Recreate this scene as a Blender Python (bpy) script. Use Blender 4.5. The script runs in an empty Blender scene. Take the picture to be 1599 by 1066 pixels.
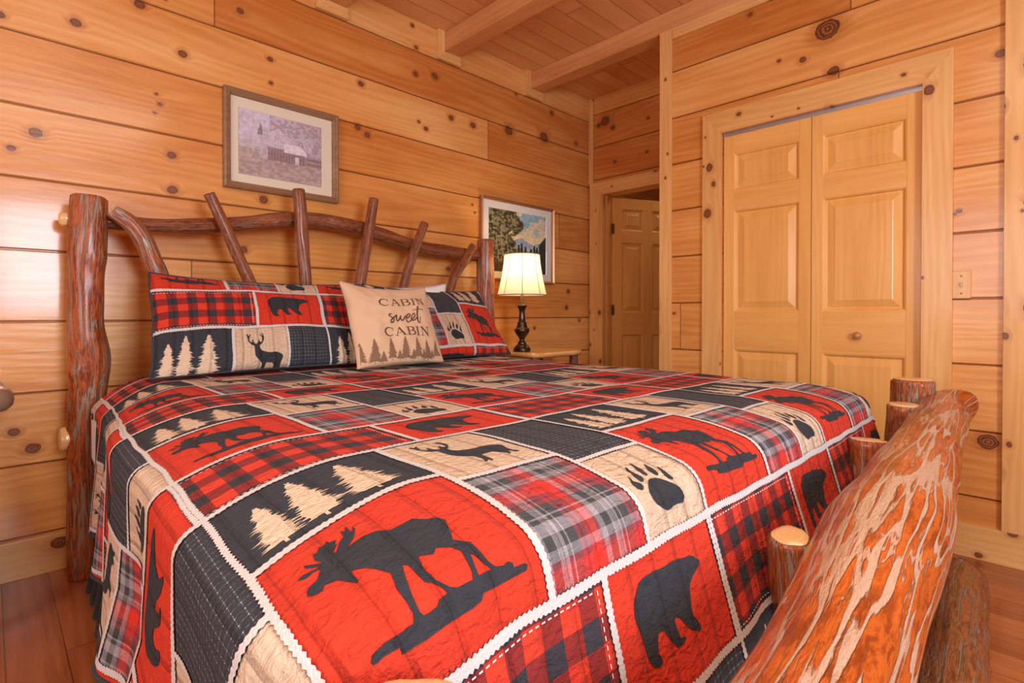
# log cabin bedroom
import bpy, bmesh, math, random
import numpy as np
from mathutils import Vector, Matrix, noise
from mathutils.geometry import tessellate_polygon

SC = bpy.context.scene
COL = SC.collection
R_ = math.radians

# ---------------------------------------------------------------- camera
cam_data = bpy.data.cameras.new('camera')
cam = bpy.data.objects.new('camera', cam_data); COL.objects.link(cam)
cam.location = (0, 0, 1.03)
cam.rotation_euler = (R_(90 - 0.5), 0, R_(45.4 - 90))
cam_data.sensor_width = 36.0
cam_data.lens = 36.0 * 830 / 1599
cam_data.shift_y = -(43 - 7.2) / 1599
cam_data.clip_start = 0.02
SC.camera = cam

# ---------------------------------------------------------------- world, lights, exposure
SC.view_settings.view_transform = 'Standard'
SC.view_settings.look = 'None'
SC.view_settings.gamma = 1
SC.view_settings.use_curve_mapping = False
SC.view_settings.exposure = 0.28
try: SC.cycles.use_denoising = True
except Exception: pass
SC.cycles.max_bounces = 8
SC.cycles.diffuse_bounces = 5
SC.cycles.sample_clamp_indirect = 6

W = bpy.data.worlds.new('world'); SC.world = W; W.use_nodes = True
W.node_tree.nodes['Background'].inputs[0].default_value = (0.75, 0.86, 1.0, 1)
W.node_tree.nodes['Background'].inputs[1].default_value = 1.5

def area(name, loc, rot, sx, sy, power, col):
    d = bpy.data.lights.new(name, 'AREA'); d.shape = 'RECTANGLE'; d.size = sx; d.size_y = sy
    d.energy = power; d.color = col
    o = bpy.data.objects.new(name, d); COL.objects.link(o); o.location = loc; o.rotation_euler = rot
    return o
# daylight coming in at the two windows behind the camera
area('window_daylight', (0.45, -1.97, 1.62), (R_(90), 0, R_(0)), 0.86, 1.15, 78, (0.76, 0.87, 1.0))
area('side_window_daylight', (-1.97, 0.35, 1.62), (R_(90), 0, R_(-90)), 1.5, 1.2, 36, (1.0, 0.97, 0.94))
# added warm overhead fill for the room, no fixture, out of view
area('ceiling_fill_light', (0.4, -0.3, 2.74), (0, 0, 0), 1.4, 1.4, 30, (1.0, 0.86, 0.68))
area('hall_fill_light', (4.6, 2.0, 2.68), (0, 0, 0), 0.4, 0.4, 6, (1.0, 0.80, 0.55))  # added fill that brightens the hall and its open door, no fixture

# ---------------------------------------------------------------- tagging helpers
def tag(o, label=None, cat=None, group=None, kind=None):
    if label: o['label'] = label
    if cat: o['category'] = cat
    if group: o['group'] = group
    if kind: o['kind'] = kind
    return o
def empty(name, loc=(0, 0, 0)):
    o = bpy.data.objects.new(name, None); COL.objects.link(o); o.location = loc
    o.empty_display_size = 0.05
    return o
def wloc(o):
    v = Vector((0, 0, 0))
    while o is not None:
        v += o.location; o = o.parent
    return v
def link_mesh(name, me, mats, parent=None, smooth=False, origin=None):
    """mesh is given in world coordinates; shifted so the object sits right under its parent"""
    o = bpy.data.objects.new(name, me); COL.objects.link(o)
    for m in (mats if isinstance(mats, (list, tuple)) else [mats]): me.materials.append(m)
    base = wloc(parent) if parent else Vector((0, 0, 0))
    if origin is not None: o.location = Vector(origin) - base
    off = base + o.location
    if off.length > 0: me.transform(Matrix.Translation(-off))
    if parent: o.parent = parent
    if smooth:
        me.polygons.foreach_set('use_smooth', [True] * len(me.polygons))
    me.update()
    return o
def bm_obj(name, bm, mats, parent=None, smooth=False, origin=None):
    bmesh.ops.recalc_face_normals(bm, faces=bm.faces)
    me = bpy.data.meshes.new(name); bm.to_mesh(me); bm.free()
    return link_mesh(name, me, mats, parent, smooth, origin)
def box(bm, a, b, bev=0.0, mat=0, M=None):
    x0, y0, z0 = [min(p, q) for p, q in zip(a, b)]; x1, y1, z1 = [max(p, q) for p, q in zip(a, b)]
    vs = [bm.verts.new(Vector(p)) for p in ((x0,y0,z0),(x1,y0,z0),(x1,y1,z0),(x0,y1,z0),(x0,y0,z1),(x1,y0,z1),(x1,y1,z1),(x0,y1,z1))]
    fs = [bm.faces.new([vs[i] for i in f]) for f in ((0,3,2,1),(4,5,6,7),(0,1,5,4),(1,2,6,5),(2,3,7,6),(3,0,4,7))]
    for f in fs: f.material_index = mat
    if bev > 0:
        es = set(e for f in fs for e in f.edges)
        r = bmesh.ops.bevel(bm, geom=list(es), offset=bev, segments=2, affect='EDGES', profile=0.6)
        for f in r['faces']: f.material_index = mat
        vs = list(set(v for f in r['faces'] for v in f.verts) | set(v for v in vs if v.is_valid))
    if M is not None:
        for v in vs: v.co = M @ v.co
    return vs
def prism(bm, poly, d0, d1, axis, mat=0):
    """extrude a 2D polygon from d0 to d1 along an axis"""
    def P(p, d):
        return {'X': (d, p[0], p[1]), 'Y': (p[0], d, p[1]), 'Z': (p[0], p[1], d)}[axis]
    a = [bm.verts.new(P(p, d0)) for p in poly]; b = [bm.verts.new(P(p, d1)) for p in poly]
    n = len(poly); fs = [bm.faces.new(a), bm.faces.new(b[::-1])]
    for i in range(n): fs.append(bm.faces.new((a[i], a[(i+1) % n], b[(i+1) % n], b[i])))
    for f in fs: f.material_index = mat
def lathe(bm, prof, cx, cy, n=40, mat=0):
    rings = []
    for r, z in prof:
        rings.append([bm.verts.new((cx + r*math.cos(2*math.pi*i/n), cy + r*math.sin(2*math.pi*i/n), z)) for i in range(n)] if r > 1e-5 else [bm.verts.new((cx, cy, z))])
    for a, b in zip(rings, rings[1:]):
        for i in range(n):
            j = (i+1) % n
            if len(a) == 1 and len(b) == 1: continue
            if len(a) == 1: f = bm.faces.new((a[0], b[j], b[i]))
            elif len(b) == 1: f = bm.faces.new((a[i], a[j], b[0]))
            else: f = bm.faces.new((a[i], a[j], b[j], b[i]))
            f.material_index = mat

# ---------------------------------------------------------------- material node helpers
class NT:
    def __init__(s, name):
        s.m = bpy.data.materials.new(name); s.m.use_nodes = True
        s.t = s.m.node_tree; s.n = s.t.nodes; s.bsdf = s.n['Principled BSDF']; s.out = s.n['Material Output']
    def put(s, sock, v):
        if v is None: return
        if hasattr(v, 'is_linked'): s.t.links.new(v, sock)
        else: sock.default_value = v
    def math(s, op, a, b=None, c=None, clamp=False):
        n = s.n.new('ShaderNodeMath'); n.operation = op; n.use_clamp = clamp
        s.put(n.inputs[0], a); s.put(n.inputs[1], b); s.put(n.inputs[2], c)
        return n.outputs[0]
    def vec(s, x=0.0, y=0.0, z=0.0):
        n = s.n.new('ShaderNodeCombineXYZ'); s.put(n.inputs[0], x); s.put(n.inputs[1], y); s.put(n.inputs[2], z); return n.outputs[0]
    def noise(s, v, scale=1.0, detail=3.0, rough=0.5, dist=0.0, col=False):
        n = s.n.new('ShaderNodeTexNoise'); s.put(n.inputs['Vector'], v); s.put(n.inputs['Scale'], scale)
        s.put(n.inputs['Detail'], detail); s.put(n.inputs['Roughness'], rough); s.put(n.inputs['Distortion'], dist)
        return n.outputs['Color' if col else 'Fac']
    def white(s, v=None, w=None, dim='1D', col=False):
        n = s.n.new('ShaderNodeTexWhiteNoise'); n.noise_dimensions = dim
        if dim != '1D': s.put(n.inputs['Vector'], v)
        else: s.put(n.inputs['W'], w)
        return n.outputs['Color' if col else 'Value']
    def mix(s, f, a, b, mode='MIX'):
        n = s.n.new('ShaderNodeMix'); n.data_type = 'RGBA'; n.blend_type = mode
        s.put(n.inputs['Factor'], f)
        s.put(n.inputs[6], (*a, 1) if isinstance(a, tuple) and len(a) == 3 else a)
        s.put(n.inputs[7], (*b, 1) if isinstance(b, tuple) and len(b) == 3 else b)
        return n.outputs[2]
    def ramp(s, f, stops, interp='LINEAR'):
        n = s.n.new('ShaderNodeValToRGB'); n.color_ramp.interpolation = interp; e = n.color_ramp.elements
        while len(e) < len(stops): e.new(0.5)
        for k, (p, c) in enumerate(stops): e[k].position = p; e[k].color = (*c, 1)
        s.put(n.inputs[0], f); return n.outputs[0]
    def smooth(s, v, a, b, lo=0.0, hi=1.0):
        n = s.n.new('ShaderNodeMapRange'); n.interpolation_type = 'SMOOTHSTEP'
        s.put(n.inputs[0], v); s.put(n.inputs[1], a); s.put(n.inputs[2], b); s.put(n.inputs[3], lo); s.put(n.inputs[4], hi)
        return n.outputs[0]
    def sep(s, v):
        n = s.n.new('ShaderNodeSeparateXYZ'); s.put(n.inputs[0], v); return n.outputs
    def obj(s): return s.n.new('ShaderNodeTexCoord').outputs['Object']
    def attr(s, name):
        n = s.n.new('ShaderNodeAttribute'); n.attribute_name = name; return n.outputs
    def uv(s): return s.n.new('ShaderNodeTexCoord').outputs['UV']
    def bump(s, h, strength=0.3, dist=0.01, normal=None):
        n = s.n.new('ShaderNodeBump'); n.inputs['Strength'].default_value = strength; n.inputs['Distance'].default_value = dist
        s.put(n.inputs['Height'], h); s.put(n.inputs['Normal'], normal); return n.outputs[0]
    def fin(s, col, rough=0.5, normal=None, metal=0.0, coat=0.0, coatr=0.1, spec=None, sheen=None):
        b = s.bsdf.inputs
        s.put(b['Base Color'], (*col, 1) if isinstance(col, tuple) and len(col) == 3 else col)
        s.put(b['Roughness'], rough); s.put(b['Metallic'], metal); s.put(b['Normal'], normal)
        b['Coat Weight'].default_value = coat; b['Coat Roughness'].default_value = coatr
        if spec is not None: b['Specular IOR Level'].default_value = spec
        if sheen is not None: b['Sheen Weight'].default_value = sheen; b['Sheen Roughness'].default_value = 0.5
        return s.m

def wood(name, pal, u='X', v='Z', board=0.2815, off=0.155, seg=3.1, knots=(), rk=0.3, kscale=3.0, gloss=0.32, coat=0.35,
         seam=0.0025, fine=1.0, tint=0.16, coatr=0.16, bumpy=1.0):
    """pine boards: grain runs along u, boards are stacked along v"""
    k = NT(name); xyz = dict(zip('XYZ', k.sep(k.obj()))); w_ = [a for a in 'XYZ' if a not in (u, v)][0]
    U, V, Wd = xyz[u], xyz[v], xyz[w_]
    if board:
        vb = k.math('DIVIDE', k.math('SUBTRACT', V, off), board); bi = k.math('FLOOR', vb); fv = k.math('FRACT', vb)
        r1 = k.white(w=bi); us = k.math('ADD', k.math('DIVIDE', U, seg), k.math('MULTIPLY', r1, 7.3)); si = k.math('FLOOR', us); fu = k.math('FRACT', us)
        sd = k.white(k.vec(bi, si, 0.5), dim='3D', col=True)
        s1, s2, s3 = k.sep(sd)
    else:
        fv = fu = None; s1, s2, s3 = 0.37, 0.61, 0.5
        s1 = k.math('ADD', 0.37, 0.0); s2 = k.math('ADD', 0.61, 0.0); s3 = k.math('ADD', 0.5, 0.0)
    pu = k.math('ADD', U, k.math('MULTIPLY', s1, 13.0)); pv = k.math('ADD', V, k.math('MULTIPLY', s2, 9.0))
    # knots: cells of a voronoi, some of them switched on, and the ones seen in the room
    vo = k.n.new('ShaderNodeTexVoronoi'); vo.voronoi_dimensions = '2D'
    k.put(vo.inputs['Vector'], k.vec(k.math('MULTIPLY', pu, 0.8), pv, 0)); vo.inputs['Scale'].default_value = kscale
    cr, cg, cb = k.sep(vo.outputs['Color'])
    size = k.math('MULTIPLY_ADD', k.math('POWER', cg, 2.0), 0.018*kscale, 0.005*kscale)
    K = k.math('ADD', k.math('DIVIDE', vo.outputs['Distance'], size), k.math('MULTIPLY', k.math('GREATER_THAN', cr, rk), 40.0))
    wob = k.math('MULTIPLY', k.math('SUBTRACT', k.noise(k.vec(U, V, Wd), 38.0, 2.0), 0.5), 0.55)
    P2 = k.vec(k.math('MULTIPLY', U, 0.85), V, 0)
    for (a, b, r) in knots:
        d = k.n.new('ShaderNodeVectorMath'); d.operation = 'DISTANCE'; k.put(d.inputs[0], P2); d.inputs[1].default_value = (a*0.85, b, 0)
        K = k.math('MINIMUM', K, k.math('DIVIDE', d.outputs['Value'], r*0.82))
    K = k.math('ADD', K, wob)
    near = k.smooth(K, 0.8, 3.2, 1.0, 0.0)
    # growth rings swerve around the knots
    broad = k.noise(k.vec(k.math('MULTIPLY', pu, 0.55), k.math('MULTIPLY', pv, 5.0), k.math('MULTIPLY', Wd, 3.0)), 1.0, 2.0)
    ph = k.math('ADD', k.math('MULTIPLY', pv, 150.0), k.math('ADD', k.math('MULTIPLY', broad, 42.0), k.math('MULTIPLY', near, 6.0)))
    rings = k.math('MULTIPLY_ADD', k.math('SINE', ph), 0.5, 0.5)
    fin = k.noise(k.vec(k.math('MULTIPLY', pu, 5.0), k.math('MULTIPLY', pv, 220.0), k.math('MULTIPLY', Wd, 160.0)), 1.0, 3.0, 0.6)
    blot = k.noise(k.vec(k.math('MULTIPLY', pu, 1.1), k.math('MULTIPLY', pv, 4.5), Wd), 1.0, 3.0, 0.55)
    f = k.math('ADD', k.math('MULTIPLY', rings, 0.11*fine), k.math('ADD', k.math('MULTIPLY', fin, 0.26*fine), k.math('ADD', k.math('MULTIPLY', blot, 0.80), k.math('MULTIPLY', s3, tint*2.0))))
    f = k.math('SUBTRACT', f, 0.15)
    col = k.ramp(f, [(0.25, pal[0]), (0.52, pal[1]), (0.84, pal[2])])
    # dark resin streaks
    st = k.noise(k.vec(k.math('MULTIPLY', pu, 1.6), k.math('MULTIPLY', pv, 22.0), 4.7), 1.0, 3.0, 0.6)
    col = k.mix(k.smooth(st, 0.68, 0.78, 0, 0.4), col, pal[3])
    halo = k.smooth(K, 1.0, 2.6, 0.45, 0.0); col = k.mix(halo, col, pal[3])
    kr = k.math('MULTIPLY_ADD', k.math('SINE', k.math('MULTIPLY', K, 17.0)), 0.5, 0.5)
    kc = k.mix(kr, (0.10, 0.028, 0.010), (0.34, 0.11, 0.032))
    kc = k.mix(k.smooth(K, 0.75, 0.95, 0, 0.85), kc, (0.07, 0.022, 0.01))
    col = k.mix(k.smooth(K, 0.95, 1.12, 1.0, 0.0), col, kc)
    h = k.math('ADD', k.math('MULTIPLY', fin, 0.35), k.math('MULTIPLY', rings, 0.25))
    if board:
        ev = k.math('MINIMUM', fv, k.math('SUBTRACT', 1.0, fv)); eu = k.math('MINIMUM', fu, k.math('SUBTRACT', 1.0, fu))
        d1 = k.math('MINIMUM', k.math('MULTIPLY', ev, board), k.math('MULTIPLY', eu, seg))
        gap = k.smooth(d1, seam*0.5, seam*1.3, 1.0, 0.0)
        col = k.mix(k.math('MULTIPLY', gap, 0.85), col, (0.10, 0.028, 0.008))
        h = k.math('SUBTRACT', h, k.math('MULTIPLY', gap, 2.5))
    lump = k.math('ADD', k.noise(k.vec(k.math('MULTIPLY', U, 2.0), k.math('MULTIPLY', V, 9.0), k.math('MULTIPLY', Wd, 9.0)), 1.0, 2.0), k.math('MULTIPLY', k.noise(k.vec(k.math('MULTIPLY', pu, 9.0), k.math('MULTIPLY', pv, 34.0), k.math('MULTIPLY', Wd, 34.0)), 1.0, 2.0), 0.6))
    h = k.math('ADD', h, k.math('MULTIPLY', lump, 2.2*bumpy))
    nrm = k.bump(h, 0.35, 0.0035)
    return k.fin(col, gloss, nrm, coat=coat, coatr=coatr, spec=0.3)

PW = [(0.80, 0.43, 0.155), (0.70, 0.305, 0.080), (0.52, 0.165, 0.032), (0.33, 0.085, 0.018)]     # wall pine
PC = [(0.76, 0.40, 0.175), (0.66, 0.305, 0.11), (0.52, 0.20, 0.065), (0.36, 0.12, 0.03)]         # ceiling pine
PT = [(0.84, 0.53, 0.23), (0.76, 0.415, 0.145), (0.62, 0.29, 0.085), (0.42, 0.16, 0.05)]         # trim pine, paler
PD = [(0.84, 0.46, 0.145), (0.77, 0.385, 0.105), (0.64, 0.28, 0.062), (0.48, 0.20, 0.05)]         # door pine
PF = [(0.52, 0.18, 0.058), (0.43, 0.125, 0.036), (0.28, 0.062, 0.017), (0.13, 0.022, 0.008)] # stained floor


KN_LEFT = [(0.647, 2.229, 0.0187), (1.039, 2.336, 0.0149), (1.042, 2.215, 0.0104), (1.55, 2.365, 0.0185), (1.952, 2.247, 0.011), (2.006, 2.216, 0.0166), (0.138, 1.745, 0.0219), (0.068, 1.669, 0.0134), (0.601, 1.753, 0.0185), (0.264, 2.225, 0.019), (0.039, 2.17, 0.0155), (0.604, 1.596, 0.0211), (1.004, 1.612, 0.0212), (0.906, 1.349, 0.0207), (0.544, 2.015, 0.0077), (0.557, 1.972, 0.0104), (0.537, 1.929, 0.0077), (0.484, 2.388, 0.0203), (0.897, 2.524, 0.0172), (1.904, 2.835, 0.0145), (1.933, 2.708, 0.0146), (1.591, 2.077, 0.019), (2.209, 2.338, 0.0216), (2.748, 2.382, 0.0376), (3.137, 2.425, 0.0438), (3.229, 2.637, 0.0222), (3.541, 2.465, 0.0195), (2.182, 1.329, 0.0154), (2.394, 1.786, 0.008), (2.417, 1.735, 0.008), (2.417, 1.253, 0.0201), (3.439, 1.217, 0.0192), (3.415, 1.083, 0.0191), (3.026, 0.92, 0.0134), (3.585, 0.975, 0.0148), (0.068, 0.572, 0.0178), (0.123, 0.5, 0.0236), (1.928, 2.541, 0.0183), (2.077, 2.575, 0.024), (1.529, 2.107, 0.0187)]
KN_RIGHT = [(0.787, 2.439, 0.0542), (0.898, 2.327, 0.0164), (0.759, 2.226, 0.0253), (1.162, 2.662, 0.014), (1.013, 2.359, 0.0101), (0.152, 2.1, 0.0185), (0.28, 1.47, 0.011), (0.181, 0.496, 0.0347), (0.294, 1.459, 0.0083)]
KN_FAR = [(2.66, 2.661, 0.0435), (2.726, 2.64, 0.022), (2.582, 2.587, 0.0215), (2.248, 2.58, 0.0127), (2.259, 2.314, 0.0127), (2.562, 2.299, 0.0161)]
MOOSE = [(0.0325, 0.1756), (0.0341, 0.1827), (0.0382, 0.187), (0.049, 0.1887), (0.0584, 0.2017), (0.0502, 0.2047), (0.0412, 0.2033), (0.0339, 0.2104), (0.042, 0.2122), (0.0515, 0.2078), (0.06, 0.2054), (0.0478, 0.2195), (0.0486, 0.2262), (0.0594, 0.2129), (0.0644, 0.2089), (0.0599, 0.221), (0.0617, 0.2274), (0.0627, 0.2344), (0.0675, 0.2317), (0.073, 0.2398), (0.0762, 0.2356), (0.0836, 0.2407), (0.0831, 0.2351), (0.0873, 0.2331), (0.0916, 0.2321), (0.0863, 0.222), (0.0783, 0.2135), (0.0818, 0.2103), (0.0928, 0.2241), (0.0997, 0.2285), (0.1025, 0.2431), (0.1049, 0.2362), (0.111, 0.2462), (0.1096, 0.2315), (0.1107, 0.2272), (0.1159, 0.2367), (0.1159, 0.2299), (0.1102, 0.22), (0.1015, 0.2108), (0.0922, 0.2059), (0.1, 0.2059), (0.1142, 0.2071), (0.1281, 0.2031), (0.1429, 0.1905), (0.156, 0.1899), (0.1734, 0.1899), (0.1854, 0.1773), (0.1978, 0.1707), (0.2018, 0.1606), (0.1962, 0.1444), (0.1914, 0.1329), (0.1875, 0.1244), (0.201, 0.109), (0.2018, 0.0914), (0.2031, 0.0768), (0.2089, 0.067), (0.2197, 0.064), (0.227, 0.0653), (0.2326, 0.0619), (0.2324, 0.0568), (0.2491, 0.056), (0.253, 0.0533), (0.2493, 0.0482), (0.2269, 0.0477), (0.1991, 0.0493), (0.1803, 0.0513), (0.1767, 0.0463), (0.163, 0.0448), (0.1307, 0.0471), (0.1022, 0.0479), (0.075, 0.052), (0.0764, 0.0585), (0.0602, 0.0624), (0.0473, 0.0629), (0.0471, 0.067), (0.0508, 0.0714), (0.0657, 0.0714), (0.0828, 0.0686), (0.0976, 0.0678), (0.102, 0.0751), (0.1022, 0.0883), (0.1015, 0.1065), (0.1071, 0.1292), (0.1007, 0.1424), (0.0929, 0.1569), (0.0795, 0.1668), (0.0776, 0.1612), (0.0781, 0.149), (0.0759, 0.1447), (0.0695, 0.1564), (0.062, 0.168), (0.0506, 0.1735), (0.0467, 0.1688), (0.0376, 0.1706)]
MH0 = [(0.1226, 0.1308), (0.1269, 0.1251), (0.1274, 0.1094), (0.1286, 0.0954), (0.1348, 0.089), (0.1405, 0.0785), (0.1425, 0.0715), (0.1317, 0.071), (0.127, 0.0668), (0.1167, 0.0666), (0.1104, 0.0677), (0.1082, 0.0724), (0.1104, 0.0921), (0.1161, 0.1142)]
MH1 = [(0.1412, 0.1293), (0.1569, 0.1201), (0.1645, 0.1262), (0.1794, 0.115), (0.184, 0.104), (0.1811, 0.0892), (0.1794, 0.077), (0.176, 0.0683), (0.1549, 0.0706), (0.1475, 0.076), (0.1394, 0.0896), (0.1363, 0.1072)]
MH2 = [(0.1905, 0.0961), (0.194, 0.0891), (0.1974, 0.0756), (0.2018, 0.0675), (0.1844, 0.0686), (0.1859, 0.0796)]
PAW0 = [(0.0693, 0.0902), (0.0777, 0.0911), (0.0888, 0.0887), (0.0979, 0.0835), (0.1087, 0.0749), (0.1204, 0.0658), (0.1278, 0.0584), (0.1302, 0.0505), (0.1301, 0.0425), (0.1244, 0.0361), (0.1195, 0.0343), (0.1051, 0.0367), (0.0918, 0.0367), (0.0795, 0.0343), (0.0714, 0.0346), (0.0635, 0.0389), (0.0486, 0.0512), (0.046, 0.0601), (0.047, 0.0691), (0.0536, 0.0788)]
PAW1 = [(0.0431, 0.1145), (0.0426, 0.1088), (0.0378, 0.0996), (0.0419, 0.0942), (0.0457, 0.0896), (0.0457, 0.0839), (0.0411, 0.0796), (0.0349, 0.0782), (0.0294, 0.0825), (0.0279, 0.0902), (0.0304, 0.0974), (0.0389, 0.1074)]
PAW2 = [(0.07, 0.1376), (0.0698, 0.1332), (0.0653, 0.1258), (0.0644, 0.118), (0.0658, 0.1082), (0.0663, 0.1014), (0.0618, 0.0948), (0.0559, 0.0905), (0.0508, 0.0921), (0.0511, 0.0994), (0.054, 0.1097), (0.0601, 0.1186), (0.0588, 0.1243), (0.0627, 0.1307)]
PAW3 = [(0.0897, 0.1439), (0.0912, 0.1387), (0.0909, 0.1324), (0.0898, 0.1243), (0.0908, 0.1177), (0.0868, 0.1103), (0.0856, 0.1041), (0.079, 0.0986), (0.0756, 0.1041), (0.0776, 0.1125), (0.0785, 0.1203), (0.0846, 0.1293), (0.0869, 0.137)]
PAW4 = [(0.1116, 0.1283), (0.1131, 0.1237), (0.113, 0.1188), (0.113, 0.1103), (0.11, 0.1013), (0.1082, 0.0959), (0.1014, 0.0906), (0.0968, 0.0941), (0.0974, 0.1028), (0.0977, 0.1108), (0.1044, 0.1169)]
PAW5 = [(0.1255, 0.1097), (0.1293, 0.1079), (0.1272, 0.1012), (0.1272, 0.094), (0.1265, 0.0859), (0.1281, 0.079), (0.1276, 0.0752), (0.1236, 0.0744), (0.1179, 0.0773), (0.1149, 0.086), (0.1183, 0.0938), (0.1225, 0.0989)]
DEER = [(0.0506, 0.2084), (0.055, 0.2095), (0.0567, 0.1992), (0.0646, 0.2074), (0.0677, 0.2064), (0.0619, 0.1972), (0.0628, 0.191), (0.0593, 0.189), (0.0602, 0.1787), (0.0646, 0.1726), (0.0698, 0.1695), (0.0715, 0.1828), (0.075, 0.1838), (0.0759, 0.1726), (0.0803, 0.1644), (0.0855, 0.1613), (0.0907, 0.1654), (0.0942, 0.1726), (0.096, 0.1818), (0.0986, 0.1808), (0.0995, 0.1705), (0.103, 0.1685), (0.1082, 0.1726), (0.1108, 0.1869), (0.1099, 0.192), (0.1003, 0.2043), (0.1021, 0.2064), (0.1108, 0.1972), (0.1126, 0.2013), (0.1091, 0.2105), (0.1117, 0.2119), (0.116, 0.2033), (0.1178, 0.1869), (0.116, 0.1767), (0.1099, 0.1674), (0.103, 0.1592), (0.0968, 0.1541), (0.0986, 0.1418), (0.1047, 0.1326), (0.1204, 0.1275), (0.1379, 0.1244), (0.1588, 0.1254), (0.1728, 0.1213), (0.185, 0.1141), (0.1885, 0.107), (0.185, 0.0967), (0.1806, 0.0865), (0.1797, 0.0702), (0.1841, 0.0619), (0.1858, 0.0564), (0.1762, 0.0564), (0.1736, 0.0674), (0.1693, 0.0702), (0.164, 0.0564), (0.1579, 0.0536), (0.1588, 0.0647), (0.1518, 0.0785), (0.1448, 0.0854), (0.1239, 0.0854), (0.1187, 0.084), (0.116, 0.0647), (0.1134, 0.0453), (0.1082, 0.0439), (0.1091, 0.055), (0.103, 0.0481), (0.096, 0.0425), (0.0977, 0.0508), (0.1038, 0.0619), (0.1038, 0.084), (0.096, 0.0936), (0.0855, 0.1049), (0.0794, 0.1152), (0.0777, 0.1336), (0.0768, 0.1541), (0.0681, 0.1572), (0.0619, 0.1664), (0.055, 0.1767), (0.0532, 0.1931), (0.0515, 0.1992)]
BEAR = [(0.0505, 0.1275), (0.0539, 0.1424), (0.0626, 0.1542), (0.0748, 0.1638), (0.0905, 0.166), (0.1114, 0.166), (0.1322, 0.1638), (0.1566, 0.1638), (0.181, 0.1617), (0.1966, 0.1578), (0.214, 0.1557), (0.2262, 0.1499), (0.2384, 0.1399), (0.2366, 0.1349), (0.2227, 0.1307), (0.2088, 0.1264), (0.1966, 0.121), (0.1905, 0.1135), (0.1862, 0.1018), (0.1818, 0.0889), (0.1818, 0.0793), (0.1888, 0.0697), (0.1949, 0.059), (0.1931, 0.0543), (0.1844, 0.0551), (0.1775, 0.06), (0.167, 0.0654), (0.1566, 0.0761), (0.1462, 0.0889), (0.1392, 0.0936), (0.1331, 0.0911), (0.1348, 0.0761), (0.1375, 0.0654), (0.1479, 0.0633), (0.1488, 0.06), (0.1409, 0.0568), (0.127, 0.0558), (0.1201, 0.0633), (0.1131, 0.0761), (0.1061, 0.0868), (0.094, 0.0889), (0.0887, 0.0804), (0.0853, 0.0654), (0.0896, 0.059), (0.0905, 0.0515), (0.0835, 0.0483), (0.0713, 0.0515), (0.0635, 0.0633), (0.0592, 0.0804), (0.0566, 0.1018), (0.0522, 0.1146)]
SWEET = [[(0.404, 0.578), (0.379, 0.574), (0.37, 0.552), (0.39, 0.535), (0.414, 0.513), (0.412, 0.487), (0.388, 0.47), (0.375, 0.483), (0.393, 0.509), (0.441, 0.548), (0.466, 0.57)], [(0.466, 0.57), (0.456, 0.539), (0.452, 0.504), (0.465, 0.49), (0.492, 0.521), (0.518, 0.566)], [(0.518, 0.566), (0.506, 0.53), (0.511, 0.499), (0.527, 0.499), (0.554, 0.53), (0.572, 0.557), (0.576, 0.539)], [(0.573, 0.525), (0.619, 0.548), (0.637, 0.576), (0.624, 0.589), (0.594, 0.566), (0.577, 0.525), (0.584, 0.485), (0.612, 0.484), (0.65, 0.511), (0.682, 0.544), (0.693, 0.576), (0.68, 0.59), (0.659, 0.567), (0.645, 0.525), (0.655, 0.498), (0.685, 0.507), (0.712, 0.534)], [(0.753, 0.693), (0.73, 0.595), (0.72, 0.502), (0.728, 0.464), (0.742, 0.473), (0.763, 0.549)], [(0.676, 0.639), (0.738, 0.647), (0.811, 0.642)]]
M_wall_l = wood('wall pine boards', PW, 'X', 'Z', 0.2815, 0.155, 3.3, KN_LEFT, rk=0.03, coat=0.5, coatr=0.12)
M_wall_r = wood('closet wall pine boards', PW, 'Y', 'Z', 0.2805, 0.254, 2.9, KN_RIGHT, rk=0.05)
M_wall_f = wood('far wall pine boards', PW, 'Y', 'Z', 0.28, 0.22, 2.7, KN_FAR, rk=0.06)
M_ceil = wood('ceiling pine boards', PC, 'X', 'Y', 0.14, 0.02, 1.7, rk=0.10, gloss=0.5, coat=0.1, seam=0.002, fine=0.5)
M_beam = wood('beam pine', PC, 'Y', 'Z', 0, rk=0.12, gloss=0.5, coat=0.1)
M_trimZ = wood('upright trim pine', PT, 'Z', 'Y', 0, rk=0.42, kscale=9.0, gloss=0.36, coat=0.25)
M_trimZx = wood('upright trim pine on headboard wall', PT, 'Z', 'X', 0, rk=0.2, kscale=7.0, gloss=0.36, coat=0.25)
M_trimY = wood('level trim pine', PT, 'Y', 'Z', 0, rk=0.42, kscale=9.0, gloss=0.36, coat=0.25)
M_trimX = wood('level trim pine along the headboard wall', PT, 'X', 'Z', 0, rk=0.3, kscale=5.0, gloss=0.36, coat=0.25)
M_floor = wood('stained pine floor', PF, 'Y', 'X', 0.135, 0.03, 2.3, rk=0.08, gloss=0.22, coat=0.6, coatr=0.12, seam=0.0016)
M_dkgap = NT('dark gap').fin((0.02, 0.01, 0.006), 0.8)

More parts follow.
